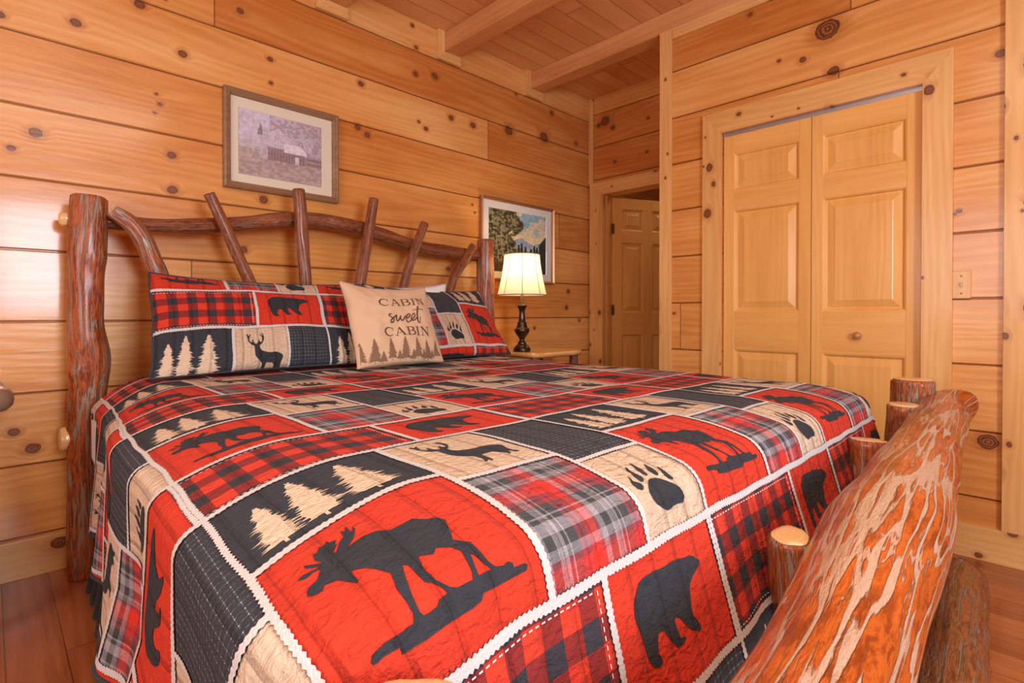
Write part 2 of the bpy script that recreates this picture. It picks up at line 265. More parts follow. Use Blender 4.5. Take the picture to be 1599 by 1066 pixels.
ZC = 2.88
def grooved_wall(name, axis, face, thick, u0, u1, z0, z1, board, off, mat, cuts=()):
    """boards stacked up a wall, a V groove between them. axis 'Y': wall faces -Y at y=face; axis 'X': faces -X at x=face.
    cuts: rectangles (u0,u1,z0,z1) left open (openings)"""
    zs = [z0]
    k = math.ceil((z0 - off)/board)
    prof = [(z0, 0.0)]
    while off + k*board < z1 - 0.01:
        zz = off + k*board
        if zz > z0 + 0.01: prof += [(zz - 0.007, 0.0), (zz - 0.0015, 0.007), (zz + 0.0015, 0.007), (zz + 0.007, 0.0)]
        k += 1
    prof.append((z1, 0.0))
    us = sorted(set([u0, u1] + [c for q in cuts for c in q[:2]]))
    # break the profile at the cut heights
    hs = sorted(set(c for q in cuts for c in q[2:]) - {z0, z1})
    for h in hs:
        if all(abs(h - p[0]) > 1e-4 for p in prof): prof.append((h, 0.0))
    prof.sort(key=lambda p: p[0])
    bm = bmesh.new()
    def P(u, d, z): return (u, face + d, z) if axis == 'Y' else (face + d, u, z)
    for ua, ub in zip(us, us[1:]):
        for (za, da), (zb, db) in zip(prof, prof[1:]):
            if zb - za < 1e-6: continue
            mu, mz = (ua+ub)/2, (za+zb)/2
            if any(q[0] < mu < q[1] and q[2] < mz < q[3] for q in cuts): continue
            vs = [bm.verts.new(P(*p)) for p in ((ua, da, za), (ub, da, za), (ub, db, zb), (ua, db, zb))]
            bm.faces.new(vs)
    bmesh.ops.remove_doubles(bm, verts=bm.verts, dist=1e-5)
    # back and borders: extrude the sheet backwards
    r = bmesh.ops.extrude_face_region(bm, geom=list(bm.faces), use_keep_orig=True)
    d = Vector((0, thick, 0)) if axis == 'Y' else Vector((thick, 0, 0))
    for v in [g for g in r['geom'] if isinstance(g, bmesh.types.BMVert)]:
        v.co += d
    return tag(bm_obj(name, bm, mat), kind='structure')

# the shell
grooved_wall('wall_left', 'Y', 2.82, 0.14, -2.1, 3.85, 0, ZC + 0.1, 0.2815, 0.155, M_wall_l)
grooved_wall('wall_far', 'X', 3.73, 0.13, 1.687, 2.82, 0, ZC + 0.1, 0.28, 0.22, M_wall_f, cuts=[(1.85, 2.69, 0, 2.06)])
grooved_wall('wall_right', 'X', 2.97, 0.12, 0.08, 1.687, 0, 2.757, 0.2805, 0.254, M_wall_r, cuts=[(0.406, 1.316, 0, 2.06)])
grooved_wall('wall_closet_end', 'Y', 0.08, 0.10, 3.09, 4.25, 0, ZC + 0.1, 0.2805, 0.254, M_wall_l)
grooved_wall('wall_closet_side', 'Y', 1.56, 0.127, 3.09, 3.73, 0, ZC + 0.1, 0.2805, 0.254, M_wall_l)
grooved_wall('wall_side', 'X', 4.15, 0.12, -2.0, 0.08, 0, ZC + 0.1, 0.28, 0.22, M_wall_f)
def plain(name, mat, *boxes):
    bm = bmesh.new()
    for a, b in boxes: box(bm, a, b)
    return tag(bm_obj(name, bm, mat), kind='structure')
plain('wall_behind', M_wall_l, ((-2.1, -2.12, 0), (0.0, -2.0, 2.98)), ((0.9, -2.12, 0), (4.27, -2.0, 2.98)), ((0.0, -2.12, 0), (0.9, -2.0, 1.03)), ((0.0, -2.12, 2.21), (0.9, -2.0, 2.98)))
plain('wall_window_side', M_wall_f, ((-2.12, -2.0, 0), (-2.0, -0.42, 2.98)), ((-2.12, 1.12, 0), (-2.0, 2.82, 2.98)), ((-2.12, -0.42, 0), (-2.0, 1.12, 1.0)), ((-2.12, -0.42, 2.24), (-2.0, 1.12, 2.98)))
plain('floor', M_floor, ((-2.12, -2.12, -0.05), (3.86, 2.95, 0.0)), ((3.86, -2.12, -0.05), (6.3, 3.6, 0.0)))
plain('ceiling', M_ceil, ((-2.12, -2.12, ZC), (6.3, 3.6, ZC + 0.06)))
plain('wall_hall_near', M_wall_l, ((4.25, 0.08, 0), (6.3, 0.18, 2.98)))
plain('wall_hall_end', M_wall_f, ((6.18, 0.18, 0), (6.3, 3.6, ZC)))
plain('wall_hall_side', M_wall_l, ((3.86, 3.48, 0), (6.18, 3.6, ZC)))
# window frames behind the camera
for n, (bx_) in enumerate([[((0.0, -2.1, 1.03), (0.05, -2.0, 2.21)), ((0.85, -2.1, 1.03), (0.9, -2.0, 2.21)), ((0.05, -2.1, 1.03), (0.85, -2.0, 1.08)), ((0.05, -2.1, 2.16), (0.85, -2.0, 2.21)), ((0.05, -2.08, 1.6), (0.85, -2.04, 1.64))],
                            [((-2.1, -0.42, 1.0), (-2.0, -0.37, 2.24)), ((-2.1, 1.07, 1.0), (-2.0, 1.12, 2.24)), ((-2.1, -0.37, 1.0), (-2.0, 1.07, 1.05)), ((-2.1, -0.37, 2.19), (-2.0, 1.07, 2.24)), ((-2.08, 0.33, 1.05), (-2.04, 0.37, 2.19))]]):
    plain('window_%d' % (n+1), M_trimX, *bx_)

# ceiling beams run from the headboard wall towards the room
for n, xc in enumerate([3.03, 2.205, 1.39, 0.58, -0.23, -1.04, -1.85]):
    bm = bmesh.new(); box(bm, (xc - 0.06, -2.0, 2.755), (xc + 0.06, 2.82, ZC - 0.001), 0.006)
    tag(bm_obj('trim_beam', bm, M_beam), kind='structure')
for xc in [3.03, 2.205, 1.39, 0.58]:
    bm = bmesh.new()
    prism(bm, [(xc - 0.115, 2.69), (xc - 0.062, 2.742), (xc - 0.062, ZC), (xc - 0.115, ZC)], 2.797, 2.819, 'Y')
    prism(bm, [(xc - 0.1145, 2.69), (xc + 0.07, 2.69), (xc + 0.07, 2.753), (xc - 0.0515, 2.753)], 2.797, 2.819, 'Y', 1)
    tag(bm_obj('trim_beam_seat', bm, [M_trimZx, M_trimX]), kind='structure')
# small cove board along the ceiling edge on the headboard wall
# trims
def trim(name, mat, *boxes, bev=0.002):
    bm = bmesh.new()
    for a, b in boxes: box(bm, a, b, bev)
    return tag(bm_obj(name, bm, mat), kind='structure')
trim('trim_corner', M_trimZ, ((3.712, 2.775, 2.15), (3.729, 2.819, ZC)))
trim('trim_closet_corner', M_trimZ, ((2.952, 1.622, 0.0), (2.969, 1.70, 2.755)))
trim('trim_wall_end', M_trimZ, ((2.950, 0.066, 0.14), (2.969, 0.138, 2.755)))
trim('trim_closet_head', M_trimY, ((2.955, 0.14, 2.69), (2.969, 1.62, 2.755)))
def casing(name, x, y0, y1, z1, w, wt, left=True, right=True, mats=None):
    """flat mitred casing around an opening (y0..y1, up to z1) in a wall that faces -X"""
    bm = bmesh.new(); a, b = x - 0.019, x - 0.001
    if right: prism(bm, [(y0 - w, 0), (y0, 0), (y0, z1), (y0 - w, z1 + wt)], a, b, 'X', 0)
    if left: prism(bm, [(y1, 0), (y1 + w, 0), (y1 + w, z1 + wt), (y1, z1)], a, b, 'X', 0)
    prism(bm, [(y0, z1), (y1, z1), (y1 + w, z1 + wt), (y0 - w, z1 + wt)], a, b, 'X', 1)
    for f in bm.faces: pass
    return tag(bm_obj(name, bm, [M_trimZ, M_trimY]), kind='structure')
casing('trim_closet_casing', 2.97, 0.399, 1.323, 2.053, 0.10, 0.12)
casing('trim_doorway_casing', 3.73, 1.855, 2.685, 2.06, 0.122, 0.088)
trim('trim_closet_jamb', M_trimZ, ((2.952, 0.3975, 0.0), (3.088, 0.4055, 2.058)), ((2.952, 1.3165, 0.0), (3.088, 1.3245, 2.058)), bev=0)
trim('trim_closet_jamb_head', M_trimY, ((2.952, 0.406, 2.0505), (3.088, 1.316, 2.0585)), bev=0)
trim('trim_door_jamb', M_trimZ, ((3.712, 2.672, 0.0), (3.86, 2.6895, 2.058)), ((3.712, 1.8505, 0.0), (3.86, 1.868, 2.058)), ((3.76, 2.662, 0.0), (3.80, 2.672, 2.04)), bev=0.001)
trim('trim_door_jamb_head', M_trimY, ((3.712, 1.868, 2.043), (3.86, 2.672, 2.0595)), bev=0)
trim('baseboard_left', M_trimX, ((-2.0, 2.80, 0.0), (3.711, 2.8195, 0.150)))
trim('baseboard_right', M_trimY, ((2.950, 0.064, 0.0), (2.9695, 0.298, 0.140)), ((2.950, 1.424, 0.0), (2.9695, 1.621, 0.140)))
plain('wall_closet_inside', M_dkgap, ((3.60, 0.3, 0.0), (3.62, 1.5, 2.7)))

# ---------------------------------------------------------------- doors
M_doorZ = wood('door pine upright', PD, 'Z', 'Y', 0, rk=0.0, gloss=0.33, coat=0.3, fine=0.7, bumpy=0.3)
M_doorY = wood('door pine level', PD, 'Y', 'Z', 0, rk=0.0, gloss=0.33, coat=0.3, fine=0.7, bumpy=0.3)
M_doorZl = wood('hall door pine upright', PD, 'Z', 'X', 0, rk=0.0, gloss=0.33, coat=0.3, fine=0.7, bumpy=0.3)
M_doorXl = wood('hall door pine level', PD, 'X', 'Z', 0, rk=0.0, gloss=0.33, coat=0.3, fine=0.7, bumpy=0.3)
k = NT('aged brass'); M_brass = k.fin((0.30, 0.17, 0.06), 0.35, metal=1.0)
k = NT('knob wood'); M_knob = k.fin((0.42, 0.19, 0.06), 0.3, coat=0.5)
k = NT('track metal'); M_steel = k.fin((0.52, 0.56, 0.62), 0.35, metal=0.9)

def panelled(name, parent, w, h, stile, rails, cols, mZ, mY, M, t=0.035):
    """frame-and-panel leaf in local x (width), z (height), front at y=0. rails: (z0,z1) heights; cols: (x0,x1) panel columns"""
    bm = bmesh.new()
    xs = [0.0] + [c for q in cols for c in q] + [w]
    for i in range(0, len(xs), 2): box(bm, (xs[i], 0, 0.0), (xs[i+1], t, h), 0.0015, 0, M)
    for (z0, z1) in rails:
        for c in cols: box(bm, (c[0], 0.0004, z0), (c[1], t - 0.0004, z1), 0.0, 1, M)
    leaf = bm_obj(name, bm, [mZ, mY], parent, origin=M @ Vector((0, t/2, 0)))
    zs = [z for q in rails for z in q][1:-1]
    for i in range(0, len(zs), 2):
        for c in cols:
            bm = bmesh.new(); x0, x1, z0, z1 = c[0], c[1], zs[i], zs[i+1]
            loops = [(0.0, 0.0015), (0.006, 0.004), (0.012, 0.013), (0.018, 0.0135), (0.050, 0.0045), (0.053, 0.003)]
            prev = None
            for ins, d in loops:
                vs = [bm.verts.new(M @ Vector(p)) for p in ((x0+ins, d, z0+ins), (x1-ins, d, z0+ins), (x1-ins, d, z1-ins), (x0+ins, d, z1-ins))]
                if prev:
                    for j in range(4): bm.faces.new((prev[j], prev[(j+1) % 4], vs[(j+1) % 4], vs[j]))
                prev = vs
            bm.faces.new(prev)
            vs = [bm.verts.new(M @ Vector(p)) for p in ((x0, t-0.004, z0), (x1, t-0.004, z0), (x1, t-0.004, z1), (x0, t-0.004, z1))]
            bm.faces.new(vs)
            bm_obj('panel', bm, mZ, leaf)
    return leaf

d1 = tag(empty('door_1', (2.99, 0.86, 0.0)), kind='structure')
rails = [(0.0, 0.20), (0.82, 1.032), (1.598, 1.712), (1.915, 2.022)]
for (ya, yb, knob) in ((1.311, 0.861, False), (0.858, 0.410, True)):
    w = ya - yb
    Mx = Matrix.Translation((2.985, ya, 0.012)) @ Matrix.Rotation(R_(-90), 4, 'Z')
    sl = 0.060 if not knob else 0.052
    leaf = panelled('door_leaf', d1, w, 2.022, sl, rails, [(sl, w - 0.056)], M_doorZ, M_doorY, Mx)
    if knob:
        bm = bmesh.new(); lathe(bm, [(0.0, 0.034), (0.012, 0.033), (0.018, 0.028), (0.019, 0.022), (0.014, 0.014), (0.008, 0.009), (0.009, 0.0), (0.0, 0.0)], 0, 0, 24)
        bmesh.ops.transform(bm, matrix=Matrix.Translation((2.986, 0.653, 0.925)) @ Matrix.Rotation(R_(-90), 4, 'Y'), verts=bm.verts)
        bm_obj('door_knob', bm, M_knob, leaf, True)
bm = bmesh.new(); box(bm, (2.985, 0.41, 2.0405), (3.02, 1.312, 2.0495), 0.001); box(bm, (2.983, 0.41, 2.030), (2.987, 1.312, 2.0495)); box(bm, (3.018, 0.41, 2.036), (3.022, 1.312, 2.0495))
bm_obj('door_track', bm, M_steel, d1)
bm = bmesh.new(); lathe(bm, [(0.0, 2.024), (0.006, 2.024), (0.006, 2.046), (0.0, 2.046)], 3.0, 0.440, 12)
bm_obj('pivot_pin', bm, M_steel, d1)

d2 = tag(empty('door_2', (3.845, 2.660, 0.0)), kind='structure')
Mx = Matrix.Translation((3.845, 2.660, 0.012)) @ Matrix.Rotation(R_(-27), 4, 'Z')
leaf = panelled('door_leaf', d2, 0.69, 2.02, 0.09, [(0.0, 0.22), (0.84, 1.03), (1.64, 1.74), (1.93, 2.02)], [(0.09, 0.30), (0.39, 0.60)], M_doorZl, M_doorXl, Mx)
for z in (1.72, 1.02, 0.30):
    bm = bmesh.new(); lathe(bm, [(0, z), (0.006, z), (0.006, z + 0.088), (0, z + 0.088)], 3.838, 2.668, 12)
    box(bm, (3.833, 2.6705, z), (3.858, 2.6725, z + 0.088)); box(bm, (3.842, 2.644, z), (3.8445, 2.666, z + 0.088))
    bm_obj('hinge', bm, M_brass, d2)

# wooden switch plate by the closet
bm = bmesh.new(); box(bm, (2.956, 0.238, 1.095), (2.9695, 0.300, 1.215), 0.004)
sp = bm_obj('switch_plate', bm, M_trimZ, origin=(2.9695, 0.269, 1.155))
tag(sp, 'small pine light switch plate on the board wall right of the closet', 'switch plate')
bm = bmesh.new(); box(bm, (2.949, 0.264, 1.145), (2.957, 0.274, 1.166), 0.002)
k = NT('almond plastic'); M_alm = k.fin((0.55, 0.38, 0.22), 0.4)
bm_obj('switch_toggle', bm, M_alm, sp)
for z in (1.118, 1.192):
    bm = bmesh.new(); lathe(bm, [(0, 0.003), (0.004, 0.0025), (0.004, 0)], 0, 0, 12)
    bmesh.ops.transform(bm, matrix=Matrix.Translation((2.9562, 0.269, z)) @ Matrix.Rotation(R_(-90), 4, 'Y'), verts=bm.verts)
    bm_obj('screw', bm, M_brass, sp)
# ---------------------------------------------------------------- logs
def bark(name, red, dark, pale, amount=0.5, gloss=0.3, sc=1.5):
    """shiny peeled-bark log: red-brown with pale streaks along the length (attribute grain = across, across, along)"""
    k = NT(name); g = k.attr('grain')[1]; x, y, z = k.sep(g)
    v1 = k.vec(k.math('MULTIPLY', x, 34*sc), k.math('MULTIPLY', y, 34*sc), k.math('MULTIPLY', z, 2.0*sc))
    v2 = k.vec(k.math('MULTIPLY', x, 70*sc), k.math('MULTIPLY', y, 70*sc), k.math('MULTIPLY', z, 16*sc))
    v3 = k.vec(k.math('MULTIPLY', x, 9*sc), k.math('MULTIPLY', y, 9*sc), k.math('MULTIPLY', z, 2.5*sc))
    n1 = k.noise(v1, 1.0, 1.6, 0.45, 0.10); n2 = k.noise(v2, 1.0, 4.0, 0.65, 0.3); n3 = k.noise(v3, 1.0, 2.0)
    base = k.mix(k.smooth(n2, 0.40, 0.58), dark, red)
    base = k.mix(k.smooth(n3, 0.42, 0.66, 0, 0.55), base, tuple(min(1, c*1.45) for c in red))
    ridge = k.math('ABSOLUTE', k.math('SUBTRACT', n1, 0.5))
    wid = k.math('MULTIPLY_ADD', n3, 0.085*amount, 0.003)
    rr = k.math('ADD', ridge, k.math('MULTIPLY', k.math('SUBTRACT', n2, 0.5), 0.05))
    strk = k.math('SUBTRACT', 1.0, k.math('DIVIDE', rr, wid), clamp=True)
    strk = k.smooth(strk, 0.0, 0.45)
    patch = k.smooth(n3, 0.66, 0.72, 0, 0.5*amount)
    n4 = k.noise(k.vec(k.math('MULTIPLY_ADD', x, 52*sc, 9.1), k.math('MULTIPLY', y, 52*sc), k.math('MULTIPLY', z, 4.4*sc)), 1.0, 2.0, 0.5, 0.15)
    st2 = k.smooth(k.math('ADD', k.math('ABSOLUTE', k.math('SUBTRACT', n4, 0.52)), k.math('MULTIPLY', k.math('SUBTRACT', 0.56, n3), 0.35)), 0.0, 0.030*amount, 0.8, 0.0)
    strk = k.math('MAXIMUM', strk, st2)
    m = k.math('MAXIMUM', k.math('MULTIPLY', strk, 0.85), k.math('MULTIPLY', patch, k.smooth(n2, 0.4, 0.55)))
    pc = k.mix(n2, pale, tuple(c*0.62 for c in pale))
    col = k.mix(m, base, pc)
    h = k.math('ADD', k.math('MULTIPLY', n2, 0.5), k.math('SUBTRACT', k.math('MULTIPLY', n1, 0.8), k.math('MULTIPLY', m, 0.35)))
    return k.fin(col, gloss, k.bump(h, 1.0, 0.012), coat=0.35, coatr=0.2, spec=0.35)
M_bark = bark('red brown bark', (0.40, 0.085, 0.014), (0.17, 0.030, 0.007), (0.36, 0.27, 0.20), 0.95)
M_barkbig = bark('foot log bark', (0.44, 0.088, 0.012), (0.22, 0.036, 0.006), (0.60, 0.40, 0.27), 1.15, sc=1.3)
M_barkpale = bark('pale streaked bark', (0.38, 0.095, 0.022), (0.18, 0.04, 0.012), (0.42, 0.33, 0.26), 1.5)
M_barkthin = bark('branch bark', (0.30, 0.075, 0.022), (0.12, 0.028, 0.010), (0.38, 0.20, 0.12), 0.5, sc=2.2)
M_barkdull = bark('dull bark', (0.32, 0.105, 0.026), (0.16, 0.045, 0.012), (0.30, 0.21, 0.14), 0.6, gloss=0.4)
M_barkgrey = bark('grey bark', (0.24, 0.17, 0.13), (0.11, 0.07, 0.05), (0.42, 0.36, 0.31), 0.9, gloss=0.5)
k = NT('cut log end'); g = k.attr('grain')[1]; x, y, z = k.sep(g)
rad_ = k.math('SQRT', k.math('ADD', k.math('MULTIPLY', x, x), k.math('MULTIPLY', y, y)))
rn = k.math('ADD', k.math('MULTIPLY', rad_, 700.0), k.math('MULTIPLY', k.noise(g, 25.0, 2.0), 8.0))
rg = k.math('MULTIPLY_ADD', k.math('SINE', rn), 0.5, 0.5)
M_cut = k.fin(k.mix(k.math('MULTIPLY', rg, 0.35), (0.78, 0.50, 0.23), (0.60, 0.30, 0.10)), 0.25, coat=0.5)

def spline(pts, n):
    """Catmull-Rom through (x,y,z,r) points, n samples per span"""
    P = [np.array(p, float) for p in pts]; P = [2*P[0]-P[1]] + P + [2*P[-1]-P[-2]]
    out = []
    for i in range(1, len(P)-2):
        for j in range(n):
            t = j/n; a, b, c, d = P[i-1], P[i], P[i+1], P[i+2]
            out.append(0.5*((2*b) + (c-a)*t + (2*a-5*b+4*c-d)*t*t + (3*b-a-3*c+d)*t**3))
    out.append(P[-2]); return out
def log_obj(name, pts, mats, parent=None, seg=40, step=0.02, lump=0.06, fine=0.03, seed=0, bev=0.006, knots=(), capmat=1, peel=0.0):
    L = sum(math.dist(a[:3], b[:3]) for a, b in zip(pts, pts[1:])); n = max(2, int(L/step/(len(pts)-1)))
    S = spline(pts, n) if len(pts) > 2 else [np.array(pts[0]) + (np.array(pts[1]) - np.array(pts[0]))*i/(2*n) for i in range(2*n+1)]
    pos = [Vector(s[:3]) for s in S]; rad = [s[3] for s in S]
    # end rounding
    rings = []; T = []
    for i in range(len(pos)):
        a = pos[max(0, i-1)]; b = pos[min(len(pos)-1, i+1)]; T.append((b-a).normalized())
    up = Vector((0, 0, 1)) if abs(T[0].z) < 0.9 else Vector((0, 1, 0))
    N = (up - T[0]*up.dot(T[0])).normalized()
    verts, faces, grain, fm = [], [], [], []
    acc = 0.0
    seq = []
    for i in range(len(pos)):
        if i: acc += (pos[i]-pos[i-1]).length
        seq.append((pos[i], rad[i], T[i], acc))
    full = [(seq[0][0], seq[0][1]-bev, seq[0][2], 0.0)] + [(seq[0][0] + seq[0][2]*bev, seq[0][1], seq[0][2], bev)] + seq[1:-1] + \
           [(seq[-1][0] - seq[-1][2]*bev, seq[-1][1], seq[-1][2], acc-bev), (seq[-1][0], seq[-1][1]-bev, seq[-1][2], acc)]
    for (p, r, t, l) in full:
        N = (N - t*N.dot(t)).normalized(); B = t.cross(N)
        row = []
        for j in range(seg):
            th = 2*math.pi*j/seg; d = N*math.cos(th) + B*math.sin(th)
            q = Vector((math.cos(th)*1.1, math.sin(th)*1.1, l*5 + seed*7.7))
            q2 = Vector((math.cos(th)*6, math.sin(th)*6, l*5 + seed*3.1))
            rr = r*(1 + lump*2*noise.noise(q) + fine*2*noise.noise(q2))
            for (kl, kt, kh, kw) in knots:
                dd = ((l-kl)/kw)**2 + ((math.atan2(math.sin(th-kt), math.cos(th-kt))*r)/kw)**2
                rr += kh*math.exp(-dd)
            row.append(len(verts)); verts.append(p + d*rr); grain.append((math.cos(th)*r + seed, math.sin(th)*r, l))
        rings.append(row)
    for ri, (a, b) in enumerate(zip(rings, rings[1:])):
        bare = full[ri][3] < peel
        for j in range(seg):
            faces.append((a[j], a[(j+1) % seg], b[(j+1) % seg], b[j])); fm.append(1 if bare else 0)
    for e, (row, p, r, t, l, sgn) in enumerate(((rings[0], full[0][0], full[0][1], full[0][2], 0, -1), (rings[-1], full[-1][0], full[-1][1], full[-1][2], acc, 1))):
        # cut end: rings towards a slightly domed centre; grain is measured from the centre
        prev = None
        for f_, dm in ((1.0, 0), (0.93, 0.002), (0.5, 0.004)):
            cur = []
            for j in range(seg):
                v = verts[row[j]]; w = p + (v-p)*f_ + t*sgn*dm
                cur.append(len(verts)); verts.append(w); o = (v-p)*f_; grain.append((o.length*math.cos(j), o.length*math.sin(j), 0.3))
            if prev:
                for j in range(seg):
                    q = (prev[j], prev[(j+1) % seg], cur[(j+1) % seg], cur[j]); faces.append(q if sgn > 0 else q[::-1]); fm.append(capmat)
            prev = cur
        faces.append(tuple(prev) if sgn > 0 else tuple(prev[::-1])); fm.append(capmat)
    me = bpy.data.meshes.new(name); me.from_pydata([tuple(v) for v in verts], [], faces)
    me.polygons.foreach_set('material_index', fm)
    at = me.attributes.new('grain', 'FLOAT_VECTOR', 'POINT'); at.data.foreach_set('vector', [c for g in grain for c in g])
    o = link_mesh(name, me, mats, parent, True)
    # keep the rim crisp
    return o

bed = tag(empty('log_bed', (1.33, 1.5, 0.0)), 'rustic king bed frame of red brown bark-on logs with branch headboard', 'bed')
BK = [M_bark, M_cut]; BT = [M_barkthin, M_cut]
log_obj('headboard_post', [(0.262, 2.66, 0.0, 0.0521), (0.261, 2.66, 0.13, 0.0506), (0.265, 2.66, 0.5, 0.0529), (0.276, 2.66, 0.7, 0.06), (0.282, 2.66, 0.85, 0.0664), (0.273, 2.66, 1.0, 0.0592), (0.276, 2.66, 1.16, 0.0585), (0.281, 2.66, 1.33, 0.0608), (0.287, 2.66, 1.492, 0.0569)], BK, bed, lump=0.05, seed=1, knots=[(0.80, 2.2, 0.014, 0.03), (1.25, 4.0, 0.010, 0.03)])
log_obj('headboard_post', [(2.39, 2.66, 0.0, 0.064), (2.385, 2.66, 0.6, 0.060), (2.375, 2.66, 1.1, 0.061), (2.375, 2.66, 1.525, 0.057)], BK, bed, lump=0.04, seed=2)
log_obj('headboard_top_rail', [(0.2, 2.7, 1.397, 0.0271), (0.38, 2.69, 1.403, 0.0295), (0.524, 2.69, 1.408, 0.0303), (0.67, 2.69, 1.424, 0.0326), (0.858, 2.69, 1.458, 0.0334), (1.037, 2.69, 1.495, 0.0374), (1.234, 2.69, 1.517, 0.0394), (1.453, 2.69, 1.503, 0.0403), (1.614, 2.69, 1.478, 0.0403), (1.832, 2.69, 1.437, 0.0403), (2.074, 2.69, 1.422, 0.0403), (2.4, 2.69, 1.42, 0.0403)], BT, bed, lump=0.05, seed=3, peel=0.02)
log_obj('headboard_lower_rail', [(0.195, 2.68, 0.545, 0.046), (0.9, 2.69, 0.55, 0.05), (1.7, 2.69, 0.55, 0.05), (2.44, 2.68, 0.55, 0.046)], BK, bed, lump=0.05, seed=4, peel=0.02)
br = [[(0.35, 2.6, 1.436, 0.0277), (0.41, 2.6, 1.394, 0.0336), (0.453, 2.6, 1.331, 0.0344), (0.482, 2.6, 1.254, 0.0336), (0.509, 2.6, 1.184, 0.0328), (0.545, 2.61, 1.05, 0.0319), (0.6, 2.64, 0.8, 0.0319), (0.65, 2.67, 0.55, 0.0319)], [(0.695, 2.6, 1.56, 0.0246), (0.752, 2.6, 1.431, 0.0251), (0.811, 2.6, 1.292, 0.0255), (0.874, 2.6, 1.149, 0.0264), (0.99, 2.63, 0.88, 0.0273), (1.1, 2.67, 0.56, 0.0273)], [(1.088, 2.6, 1.642, 0.0294), (1.106, 2.6, 1.473, 0.0323), (1.115, 2.6, 1.316, 0.0314), (1.125, 2.6, 1.157, 0.0314), (1.14, 2.63, 0.88, 0.0314), (1.16, 2.67, 0.56, 0.0314)], [(1.505, 2.6, 1.66, 0.0252), (1.467, 2.6, 1.447, 0.0281), (1.436, 2.6, 1.271, 0.0281), (1.41, 2.6, 1.133, 0.0281), (1.37, 2.63, 0.88, 0.0291), (1.33, 2.67, 0.56, 0.0291)], [(1.84, 2.6, 1.568, 0.0245), (1.777, 2.6, 1.422, 0.026), (1.725, 2.6, 1.288, 0.026), (1.682, 2.6, 1.158, 0.026), (1.58, 2.63, 0.88, 0.027), (1.48, 2.67, 0.56, 0.027)], [(2.215, 2.6, 1.468, 0.025), (2.154, 2.6, 1.374, 0.028), (2.072, 2.6, 1.277, 0.028), (2.027, 2.6, 1.168, 0.026), (2.0, 2.61, 1.05, 0.026), (1.92, 2.64, 0.8, 0.027), (1.85, 2.67, 0.56, 0.027)]]
for i, b in enumerate(br):
    log_obj('branch', b, [M_barkpale if i == 0 else M_barkthin, M_cut], bed, seg=20, lump=0.08, fine=0.04, seed=10+i, bev=0.004)
# footboard
log_obj('footboard_post', [(0.23, 0.345, 0.0, 0.085), (0.232, 0.348, 0.4, 0.082), (0.232, 0.350, 0.698, 0.079)], BK, bed, lump=0.04, seed=21, bev=0.009)
log_obj('footboard_post', [(2.42, 0.355, 0.0, 0.0697), (2.42, 0.355, 0.4, 0.0681), (2.42, 0.355, 0.79, 0.0664)], BK, bed, lump=0.05, seed=22, bev=0.009)
log_obj('footboard_top_log', [(0.10, 0.150, 0.610, 0.072), (0.40, 0.165, 0.602, 0.072), (0.70, 0.183, 0.600, 0.074), (0.92, 0.198, 0.610, 0.083), (1.20, 0.212, 0.622, 0.094), (1.50, 0.227, 0.634, 0.088), (1.75, 0.240, 0.644, 0.081), (2.20, 0.262, 0.658, 0.079), (2.40, 0.272, 0.668, 0.080), (2.52, 0.278, 0.674, 0.074), (2.575, 0.281, 0.676, 0.058), (2.595, 0.282, 0.677, 0.036)], [M_barkbig, M_cut], bed, seg=48, step=0.012, lump=0.035, fine=0.02, seed=23, bev=0.02, knots=[(2.38, 0.9, 0.035, 0.05), (1.72, 0.5, 0.012, 0.04), (2.35, 3.4, 0.02, 0.05)], capmat=0)
log_obj('footboard_bottom_log', [(0.2, 0.075, 0.092, 0.0791), (1.0, 0.125, 0.09, 0.0782), (1.6, 0.165, 0.088, 0.0754), (2.1, 0.198, 0.09, 0.0782), (2.45, 0.222, 0.092, 0.0773)], [M_barkdull, M_cut], bed, seg=32, lump=0.05, seed=24, bev=0.02, capmat=0)
for i, (b, m) in enumerate([([(1.050, 0.335, 0.622, 0.037), (1.09, 0.335, 0.45, 0.040), (1.16, 0.30, 0.12, 0.040)], M_bark), ([(1.780, 0.362, 0.672, 0.052), (1.76, 0.355, 0.45, 0.046), (1.74, 0.30, 0.13, 0.046)], M_bark),
              ([(2.215, 0.350, 0.722, 0.050), (2.225, 0.352, 0.50, 0.052), (2.20, 0.30, 0.13, 0.050)], M_barkpale), ([(0.60, 0.290, 0.50, 0.036), (0.56, 0.29, 0.12, 0.036)], M_bark)]):
    log_obj('footboard_branch', b, [m, M_cut], bed, seg=28, lump=0.06, seed=30+i, bev=0.006)
log_obj('footboard_stub', [(2.10, 0.33, 0.0, 0.034), (2.16, 0.285, 0.150, 0.036)], [M_barkgrey, M_cut], bed, seg=22, lump=0.03, seed=41, bev=0.004)
for x in (0.40, 2.22):
    log_obj('side_rail', [(x, 0.42, 0.14, 0.04), (x, 1.5, 0.14, 0.042), (x, 2.60, 0.14, 0.04)], BK, bed, seg=16, lump=0.04, seed=44+x)

